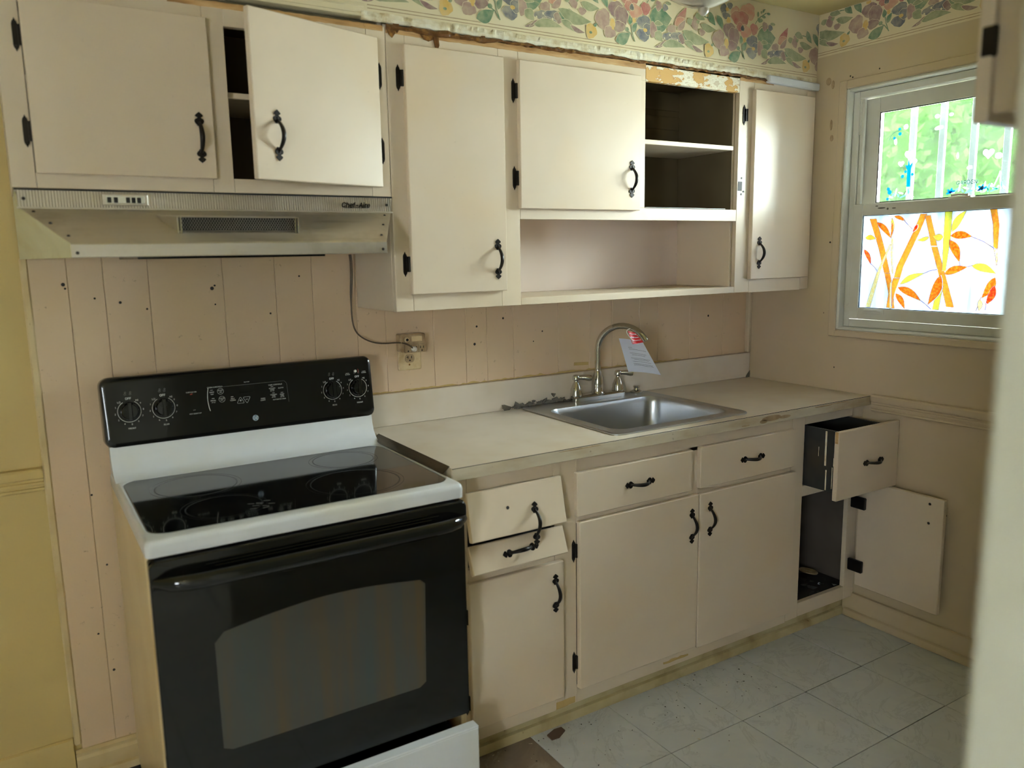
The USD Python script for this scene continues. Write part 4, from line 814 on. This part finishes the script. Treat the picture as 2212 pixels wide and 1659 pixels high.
for k in (.12, .45, .8): 
    for xa, xb, s in ((XA + .006, XC, 1), (XB - .006, XD, -1)):
        rv.append(lathe([(.004, 0), (.003, .002), (0, .0026)], 8, (xa + (xb - xa) * k + s * .017, sl0[0] + (sl1[0] - sl0[0]) * k - .0005, sl0[1] + (sl1[1] - sl0[1]) * k - .0005), '-y'))
for x in (XC + .012, XD - .012): rv.append(lathe([(.004, 0), (.003, .002), (0, .0026)], 8, (x, -.491, 1.495), '-y'))
for x in (.020, .893): rv.append(lathe([(.004, 0), (.003, .003), (0, .003)], 8, (x, -.3415, 1.618), '-y'))
obj('rivet', rv, 'slot_dark', HD, kind='stuff', label='rivets and screws of the hood')

# cord from the hood down to the outlet
cp = [(.898, -.030, 1.4835), (.899, -.030, 1.41), (.893, -.030, 1.337), (.893, -.030, 1.278), (.903, -.030, 1.24), (.935, -.030, 1.211), (.967, -.031, 1.198), (1.015, -.034, 1.193), (1.062, -.055, 1.190), (1.078, -.066, 1.180), (1.087, -.064, 1.171)]
CD = thing('power_cord', 'thin brown power cord hanging from the hood to the wall outlet', 'cord', (.9, -.03, 1.2))
obj('cord', tube(smooth_path(cp, 6), .0026, 7), 'cord_brown', CD)
obj('cord_run', tube(smooth_path([(.8985, -.0155, 1.4835), (.9, -.0155, 1.42), (.896, -.016, 1.36), (.8985, -.0155, 1.30)], 6), .0018, 6), 'cord_brown', CD)
obj('plug', tube([(1.084, -.0685, 1.172), (1.090, -.061, 1.170), (1.096, -.0535, 1.169)], [.006, .009, .0095], 10), 'white_plastic', CD)

# wall outlet and its tap
OUT = thing('wall_outlet', 'cream wall outlet plate with one socket showing below the adapter', 'outlet', (1.095, -.0107, 1.15))
ot = [ring3(rr(-.0425, .0425, -.058, .058, .007), 0), ring3(rr(-.0425, .0425, -.058, .058, .007), .003), ring3(rr(-.0385, .0385, -.054, .054, .006), .0058)]
obj('cover_plate', front(loft(ot), -.0107, 1.096, 1.152), 'outlet_plastic', OUT, smooth=25)
fc_ = Point(0, 0).buffer(.0172, 12).intersection(sbox(-.02, -.0138, .02, .0138))
sk = obj('socket', front(ext(fc_, .0018), -.0166, 1.094, 1.134), 'adapter_plastic', OUT)
obj('slot', [front(ext(sbox(-.0014, -.0042, .0014, .0042), .0003), -.0185, 1.094 + dx, 1.1385) for dx in (-.0066, .0066)] + [front(ext(sbox(-.0032, -.001, .0032, .001), .0003), -.0185, 1.0852, 1.1385), front(ext(Point(0, 0).buffer(.0027, 6), .0003), -.0185, 1.094, 1.1275)], 'slot_dark', sk, smooth=False)
obj('screw', lathe([(0, .0012), (.003, .001), (.0034, 0)], 8, (1.093, -.0165, 1.113), '-y'), 'rust', OUT)
AD = thing('outlet_adapter', 'three-socket plug adapter with reset button pushed onto the wall outlet', 'adapter', (1.09, -.03, 1.19))
obj('adapter_body', [front(loft([ring3(rr(-.0455, .0455, -.030, .030, .006), 0), ring3(rr(-.0455, .0455, -.030, .030, .006), .030), ring3(rr(-.0425, .0425, -.027, .027, .005), .034)]), -.0168, 1.094, 1.190),
                     front(loft([ring3(rr(-.037, .040, -.0135, .0135, .003), 0), ring3(rr(-.037, .040, -.0135, .0135, .003), .0045)]), -.0505, 1.098, 1.171)], 'adapter_plastic', AD, smooth=25)
obj('reset_button', [lathe([(.0085, 0), (.0085, .009), (.007, .010), (0, .010)], 16, (1.068, -.0505, 1.202), '-y')], 'outlet_plastic', AD)
obj('button_core', lathe([(.0048, 0), (.0048, .0012), (0, .0012)], 12, (1.068, -.0604, 1.202), '-y'), 'slot_dark', AD)
obj('rating_label', [front(ext(sbox(-.019, -.0085, .019, .0085), .0004), -.0509, 1.107, 1.203), *[front(ext(sbox(-.014, -.0006, .014, .0006), .0003), -.0514, 1.109, 1.203 + dz) for dz in (-.005, -.001, .003)]], 'outlet_plastic', AD, smooth=False)
s_ = []
for cx in (1.073, 1.098, 1.123):
    if cx != 1.073: s_ += [front(ext(sbox(-.0012, -.0036, .0012, .0036), .0003), -.0551, cx + dx, 1.1745) for dx in (-.0055, .0055)]
    s_.append(front(ext(Point(0, 0).buffer(.0026, 6), .0003), -.0551, cx, 1.1635))
s_ += [front(ext(sbox(-.0004, -.0125, .0004, .0125), .0002), -.0551, x, 1.171) for x in (1.0855, 1.1105)]
obj('slot', s_, 'slot_dark', AD, smooth=False)

# ================================================================ stove
ST = thing('stove', 'white electric range with black glass cooktop, control panel and oven door', 'stove', (.535, -.36, 0)); X0, X1 = .158, .913
for x0, x1 in ((X0 + .001, X0 + .010), (X1 - .010, X1 - .001)): obj('side_panel', bx(x0, x1, -.690, -.035, .012, .872, .003), 'stove_side', ST)
obj('back_panel', bx(X0 + .011, X1 - .011, -.045, -.036, .03, .95), 'stove_side', ST)
obj('oven_body', [bx(X0 + .011, X1 - .011, -.668, -.05, .262, .862)], 'black_gap', ST, label='dark oven cavity behind the door')
for x in (X0 + .002, X1 - .018): obj('front_post', bx(x, x + .016, -.698, -.670, .02, .862, .002), 'stove_side', ST)
for x in (.2, .87):
    for y in (-.62, -.1): obj('foot', lathe([(.018, 0), (.018, .006), (.008, .008), (.008, .014)], 12, (x, y, 0)), 'black_plastic', ST)
# cooktop: white frame rolled at the edges, black glass, burner rings
GL = (X0 + .014, X1 - .013, -.676, -.178)
fr_ = [ring3(rr(X0, X1, -.717, -.04, .014), .860), ring3(rr(X0 - .0005, X1 + .0005, -.7185, -.04, .014), .884), ring3(rr(X0 + .002, X1 - .002, -.716, -.042, .014), .893), ring3(rr(X0 + .007, X1 - .007, -.709, -.047, .014), .8975),
       ring3(rr(GL[0] - .003, GL[1] + .003, GL[2] - .004, GL[3] + .003, .050), .8975), ring3(rr(GL[0], GL[1], GL[2], GL[3], .048), .8955), ring3(rr(GL[0], GL[1], GL[2], GL[3], .048), .880)]
obj('cooktop_frame', loft(fr_, False, True), 'enamel', ST, smooth=40)
gl = obj('cooktop_glass', loft([ring3(rr(GL[0] + .0012, GL[1] - .0012, GL[2] + .0012, GL[3] - .0012, .047), .881), ring3(rr(GL[0] + .0012, GL[1] - .0012, GL[2] + .0012, GL[3] - .0012, .047), .8955), ring3(rr(GL[0] + .003, GL[1] - .003, GL[2] + .003, GL[3] - .003, .045), .8962)]), 'black_gloss', ST, smooth=False)
def annulus(cx, cy, r, w, z, h=.0002): return xf(ext(Point(0, 0).buffer(r, 24).difference(Point(0, 0).buffer(r - w, 24)), h), TR([cx, cy, z]))
for cx, cy, r in ((.334, -.327, .102), (.744, -.297, .088), (.690, -.535, .116), (.355, -.552, .088)):
    obj('burner_ring', [annulus(cx, cy, r, .0035, .8962), annulus(cx, cy, r + .010, .0012, .8962)], 'ring_mark', gl, smooth=False)
sc_ = []
for k in range(9):
    x, y, a = rng.uniform(.38, .47), rng.uniform(-.62, -.56), rng.uniform(-.6, .4); sc_.append(xf(bx(-.008, .008, -.0005, .0005, 0, .0002, 0), ROT(a, [0, 0, 1]), TR([x, y, .8963])))
obj('scratch', sc_, 'dim_print', gl, smooth=False, kind='stuff')
# white sweep up to the control panel
pf = [(-.186, .8978), (-.160, .9015), (-.138, .912), (-.122, .930), (-.113, .952), (-.108, .978), (-.075, .978), (-.075, .90), (-.186, .8965)]
obj('back_sweep', xf(ext([(-y, z) for y, z in pf], X1 - X0 - .002), TO_BACK, TR([X1 - .001, 0, 0])), 'enamel', ST, smooth=35)
# black control panel, leaning back a little
LEAN = math.radians(7); PZ = .973
PT = TR([.5375, -.104, PZ]) @ ROT(-LEAN, [1, 0, 0])      # panel frame: x from centre, -y out, z up
hw, hh = .3875, .193
pr_ = [ring3(rr(-hw, hw, 0, hh, .024), d_) for d_ in (-.055, .0)] + [ring3(rr(-hw + .003, hw - .003, .003, hh - .003, .022), .006), ring3(rr(-hw + .010, hw - .010, .010, hh - .010, .018), .0095), ring3(rr(-hw + .016, hw - .016, .016, hh - .016, .014), .0100)]
pn = loft(pr_); pn.apply_transform(FRONT); pn.apply_transform(PT)
cpn = obj('control_panel', pn, 'black_plastic', ST, smooth=30)
def onp(m, x, z, d_=.0101): return xf(m, FRONT, TR([x - .5375, -d_, (z - PZ) / math.cos(LEAN)]), PT)
pts_ = []; dim_ = []; lines = []
KN = [(.2165, 1.0695, 'FRONT'), (.3035, 1.0695, 'REAR'), (.7905, 1.0685, 'REAR'), (.873, 1.0675, 'FRONT')]
for kx, kz, lab in KN:
    k_ = lathe([(.0255, 0), (.0255, .004), (.0235, .006), (.0215, .018), (.019, .021), (0, .0215)], 28); 
    kb = obj('knob', onp(k_, kx, kz), 'black_gloss', cpn, smooth=35)
    obj('grip', onp(cat_([bx(-.0055, .0055, -.0235, .0262, .014, .0265, .002)]), kx, kz), 'black_gloss', kb)
    a = np.linspace(math.radians(60), math.radians(-240), 40); b_r = .0292
    lines.append(onp(ext(LineString(np.column_stack([b_r * np.cos(a), b_r * np.sin(a)])).buffer(.00055), .0002), kx, kz))
    pts_ += [onp(txt('OFF', .0058, True), kx, kz + .0350), onp(txt('LO', .0048), kx - .0235, kz + .0265), onp(txt('HI', .0048), kx + .0215, kz + .0285), onp(txt(lab, .0042), kx + .003, kz - .0465)]
    for i, q in enumerate(np.linspace(155, -335 + 360 - 385 + 25 + 0, 9)): pass
    for i in range(9):
        q = math.radians(158 + i * 29.5); pts_.append(onp(txt(str(i + 1), .0042), kx + .0355 * math.cos(q), kz + .0355 * math.sin(q)))
    for dx in (-.007, .006):
        for dz, r in ((.0465, .0026), (.0515, .0022)): dim_.append(onp(ext(Point(0, 0).buffer(r, 8).difference(Point(0, 0).buffer(r - .0006, 8)), .0002), kx + dx + (dz > .05) * .0012, kz + dz))
for s_t, h_, x, z in (('OVEN CONTROLS', .0036, .444, 1.1125), ('BAKE', .0036, .4345, 1.0985), ('TEMP', .0024, .4345, 1.0925), ('START', .0032, .4585, 1.1015), ('ON', .0032, .4585, 1.0965), ('BROIL', .0036, .4365, 1.0745), ('HI-LO', .0024, .4365, 1.069), ('CLEAR', .0032, .4605, 1.0785), ('OFF', .0032, .4605, 1.0735),
                      ('SELF', .0034, .4905, 1.0745), ('CLEAN', .0034, .4905, 1.0695), ('OVEN', .0034, .5765, 1.0655), ('LIGHT', .0034, .5765, 1.0605), ('TIME CONTROLS', .0036, .616, 1.1025), ('KITCHEN', .0030, .606, 1.0925), ('TIMER', .0030, .606, 1.0885), ('ON-OFF', .0022, .606, 1.0845),
                      ('CLOCK', .0034, .632, 1.0915), ('COOKING', .0030, .6085, 1.0735), ('TIME', .0030, .6085, 1.0695), ('ON-OFF', .0022, .6085, 1.0655), ('START', .0030, .634, 1.0725), ('TIME', .0030, .634, 1.0685), ('ON-OFF', .0022, .634, 1.0645), ('AUTOMATIC OVEN', .0030, .6245, 1.0585),
                      ('SURFACE ON', .0032, .379, 1.1045), ('HOT COOKTOP', .0032, .385, 1.0435), ('SMALL', .0028, .8435, 1.1145), ('BURNER', .0028, .8435, 1.1105), ('LARGE', .0028, .897, 1.1165), ('BURNER', .0028, .897, 1.1125), ('TRUETEMP', .0022, .534, 1.1185)):
    pts_.append(onp(txt(s_t, h_), x, z))
for x, z in ((.4345, 1.1045), (.4365, 1.0805), (.489, 1.0800), (.606, 1.0975), (.6085, 1.0785), (.634, 1.0775)): pts_.append(onp(bx(-.0036, .0036, -.0005, .0005, 0, .0003, 0), x, z))
for x, z in ((.4585, 1.099), (.4605, 1.076)): lines.append(onp(ext(Point(0, 0).buffer(.0088, 20).difference(Point(0, 0).buffer(.0082, 20)), .0002), x, z))
def rtri(up):
    p_ = Polygon([(-.0075, -.006 * up), (.0075, -.006 * up), (0, .0075 * up)]).buffer(.0022, 6); return ext(p_.difference(p_.buffer(-.0006)), .0002)
lines += [onp(rtri(1), .512, 1.0665), onp(rtri(-1), .530, 1.0675)]
for x, z, v in ((.512, 1.0665, 1), (.530, 1.0685, 0)):
    pts_.append(onp(bx(-.003, .003, -.0005, .0005, 0, .0003, 0), x, z)); 
    if v: pts_.append(onp(bx(-.0005, .0005, -.003, .003, 0, .0003, 0), x, z))
a_ = np.linspace(-1, 1, 9); lines.append(onp(ext(LineString([(-.004 * (1 - q * q), .032 * q) for q in a_]).buffer(.0007), .0002), .4255, 1.0785))
a_ = np.linspace(0, 1, 9); dim_.append(onp(ext(LineString([(.0, .03), (.215, .03), (.222, .022), (.224, -.034)]).buffer(.0003), .0001), .4285, 1.0815))
obj('control_lettering', pts_, 'white_print', cpn, smooth=False, label='white lettering of the controls'); obj('dial_line', lines, 'white_print', cpn, smooth=False, label='white dial arcs and key outlines'); obj('burner_symbol', dim_, 'dim_print', cpn, smooth=False)
obj('indicator', [onp(bx(-.0014, .0014, -.001, .001, 0, .0005, 0), x, z) for x, z in ((.3775, 1.0985), (.3805, 1.0992))], 'red_lamp', cpn, smooth=False); obj('indicator', [onp(bx(-.001, .001, -.001, .001, 0, .0005, 0), x, z) for x, z in ((.3815, 1.0535), (.385, 1.0537))], 'dim_print', cpn, smooth=False)
tgl = obj('toggle', onp(lathe([(.0042, 0), (.0042, .004), (.003, .006), (0, .0065)], 12), .8685, 1.1195), 'white_plastic', cpn); dim_2 = obj('toggle_mark', onp(bx(-.0005, .0005, -.006, .006, 0, .0003, 0), .8785, 1.1195), 'red_lamp', cpn, smooth=False)
obj('display', onp(bx(-.022, .022, -.011, .011, 0, .0003, 0), .533, 1.098), 'black_gloss', cpn, smooth=False)
lg = obj('badge', onp(lathe([(.0088, 0), (.0088, .0012), (.0078, .0018), (0, .0018)], 24), .5495, 1.0115), 'logo_blue', cpn)
gd_ = [ext(Point(0, 0).buffer(.0084, 20).difference(Point(0, 0).buffer(.0076, 20)), .0004)]
for k in range(4): gd_.append(xf(ext(Point(0, 0).buffer(.0017, 8).difference(Point(0, 0).buffer(.001, 8)), .0004), TR([.0056 * math.cos(k * PI / 2 + .78), .0056 * math.sin(k * PI / 2 + .78), 0])))
gd_.append(xf(txt('GE', .0072, True, .0004), np.array([[1, .25, 0, 0], [0, 1, 0, 0], [0, 0, 1, 0], [0, 0, 0, 1.0]])))
obj('badge_emblem', [onp(m_, .5495, 1.0115, .0120) for m_ in gd_], 'logo_face', lg, smooth=False, label='round monogram emblem')
# oven door with handle and arched window
dz0, dz1 = .258, .855
DW = Polygon([(.280, .385), (.300, .376), (.768, .376), (.787, .388), (.794, .655), (.780, .668)] + [(.780 - (.780 - .300) * t, .668 + .0225 * math.sin(PI * t) - .006 * t) for t in np.linspace(.05, .95, 15)] + [(.300, .662), (.279, .640)]).buffer(.006, 4).buffer(-.006, 4)
od = obj('oven_door', front(ext(Polygon(rr(X0 + .003, X1 - .002, dz0, dz1, .008, 4)), .040), -.677), 'black_plastic', ST, smooth=False)
obj('door_glass', front(ext(Polygon(rr(X0 + .006, X1 - .005, dz0 + .004, .790, .006, 4)).difference(DW), .0022), -.7172), 'black_gloss', od, smooth=False)
obj('oven_window', front(ext(DW.buffer(-.0005), .0016), -.7172), 'oven_glass', od, smooth=False, label='smeared grey oven window')
hp = [ring3(rr(X0 + .002, X1 - .001, .792, dz1 + .001, .018), d_) for d_ in (0, .012)] + [ring3(rr(X0 + .005, X1 - .004, .795, dz1 - .002, .016), .016), ring3(rr(X0 + .02, X1 - .02, .805, dz1 - .012, .012), .018)]
obj('door_crown', front(loft(hp), -.7172), 'black_plastic', od, smooth=35)
vs = []
for z, x0, x1 in ((.838, .30, .80), (.831, .27, .83), (.824, .29, .81)): vs.append(bx(x0, x1, -.7375, -.7345, z - .0012, z + .0012, .0006))
obj('door_vent', vs, 'black_gloss', od)
t_ = np.linspace(0, 1, 25); hx_ = X0 + .010 + (X1 - X0 - .020) * t_
hy = -.735 - .036 * np.minimum(1, np.sin(PI * t_) * 3.2) ** .6; hr = .0175 * np.clip(.55 + np.sin(PI * t_) * 3, .55, 1)
obj('door_handle', tube(np.column_stack([hx_, hy, np.full(25, .811)]), hr, 14, .8, up=(0, 1, 0)), 'black_gloss', od, smooth=50)
# storage drawer standing a little open
sd = obj('storage_drawer', [bx(X0 + .002, X1 - .001, -.768, -.752, .035, .243, .004), bx(X0 + .002, X1 - .001, -.767, -.735, .236, .246, .002)], 'enamel', ST, label='white storage drawer pulled slightly open')
obj('drawer_box', [bx(X0 + .03, X0 + .036, -.752, -.20, .05, .20), bx(X1 - .036, X1 - .03, -.752, -.20, .05, .20), bx(X0 + .036, X1 - .036, -.752, -.20, .05, .056)], 'black_gap', sd)

# ================================================================ ceiling lamp, far cabinet, litter
LX, LY = 1.640, -.805
LP = thing('ceiling_lamp', 'glass bowl ceiling lamp with a finial, cut by the top of the picture', 'lamp', (LX, LY, 2.37))
obj('lamp_bowl', lathe([(.012, 2.123), (.020, 2.126), (.045, 2.134), (.075, 2.147), (.105, 2.166), (.130, 2.195), (.142, 2.23), (.140, 2.262), (.128, 2.285)], 40, (LX, LY, 0)), 'lamp_glass', LP, smooth=60)
obj('finial', lathe([(0, 2.1035), (.006, 2.105), (.013, 2.112), (.0155, 2.120), (.012, 2.126), (.008, 2.13)], 16, (LX, LY, 0)), 'lamp_glass', LP, smooth=60)
obj('lamp_canopy', lathe([(.130, 2.284), (.132, 2.290), (.075, 2.31), (.07, 2.34), (.085, 2.3718)], 32, (LX, LY, 0)), 'hood_steel', LP, smooth=40)

W3 = thing('wall_cabinet', 'corner of a hanging wall cabinet at the upper right edge', 'cabinet', (1.6, -2.0, 1.66))
obj('body', bx(1.197, 2.0, -2.148, -1.822, 1.664, 2.36, .002), 'cabinet_paint', W3)
dd = obj('door', bx(1.188, 1.62, -1.8215, -1.800, 1.653, 2.30, .002), 'cabinet_paint', W3)
obj('hinge', bx(1.1865, 1.1972, -1.8255, -1.804, 1.742, 1.786, .003), 'bronze', W3, label='dark hinge on the cabinet edge')

ch = []
for k in range(190):
    x = rng.uniform(.95, 2.1); y = -.58 - abs(rng.normal()) * .16; s = rng.uniform(.0008, .0026)
    ch.append(xf(hull(rng.normal(size=(7, 3)) * [s, s * .7, s * .22]), ROT(rng.uniform(0, 6), [0, 0, 1]), TR([x, y, s * .25])))
obj('floor_litter', ch[:110], 'slot_dark', smooth=False, label='dark crumbs scattered on the floor tiles', cat='litter', kind='stuff')
obj('paint_flakes', ch[110:], 'plaster', smooth=False, label='white paint flakes scattered on the floor tiles', cat='litter', kind='stuff')
obj('tile_fragment', xf(ext([(-.035, -.012), (-.01, -.022), (.03, -.014), (.036, .006), (.012, .016), (-.026, .014)], .004), ROT(.3, [0, 0, 1]), TR([1.275, -.600, .0003])), 'brown_chunk', label='brown broken fragment on the floor against the toe moulding', cat='fragment')
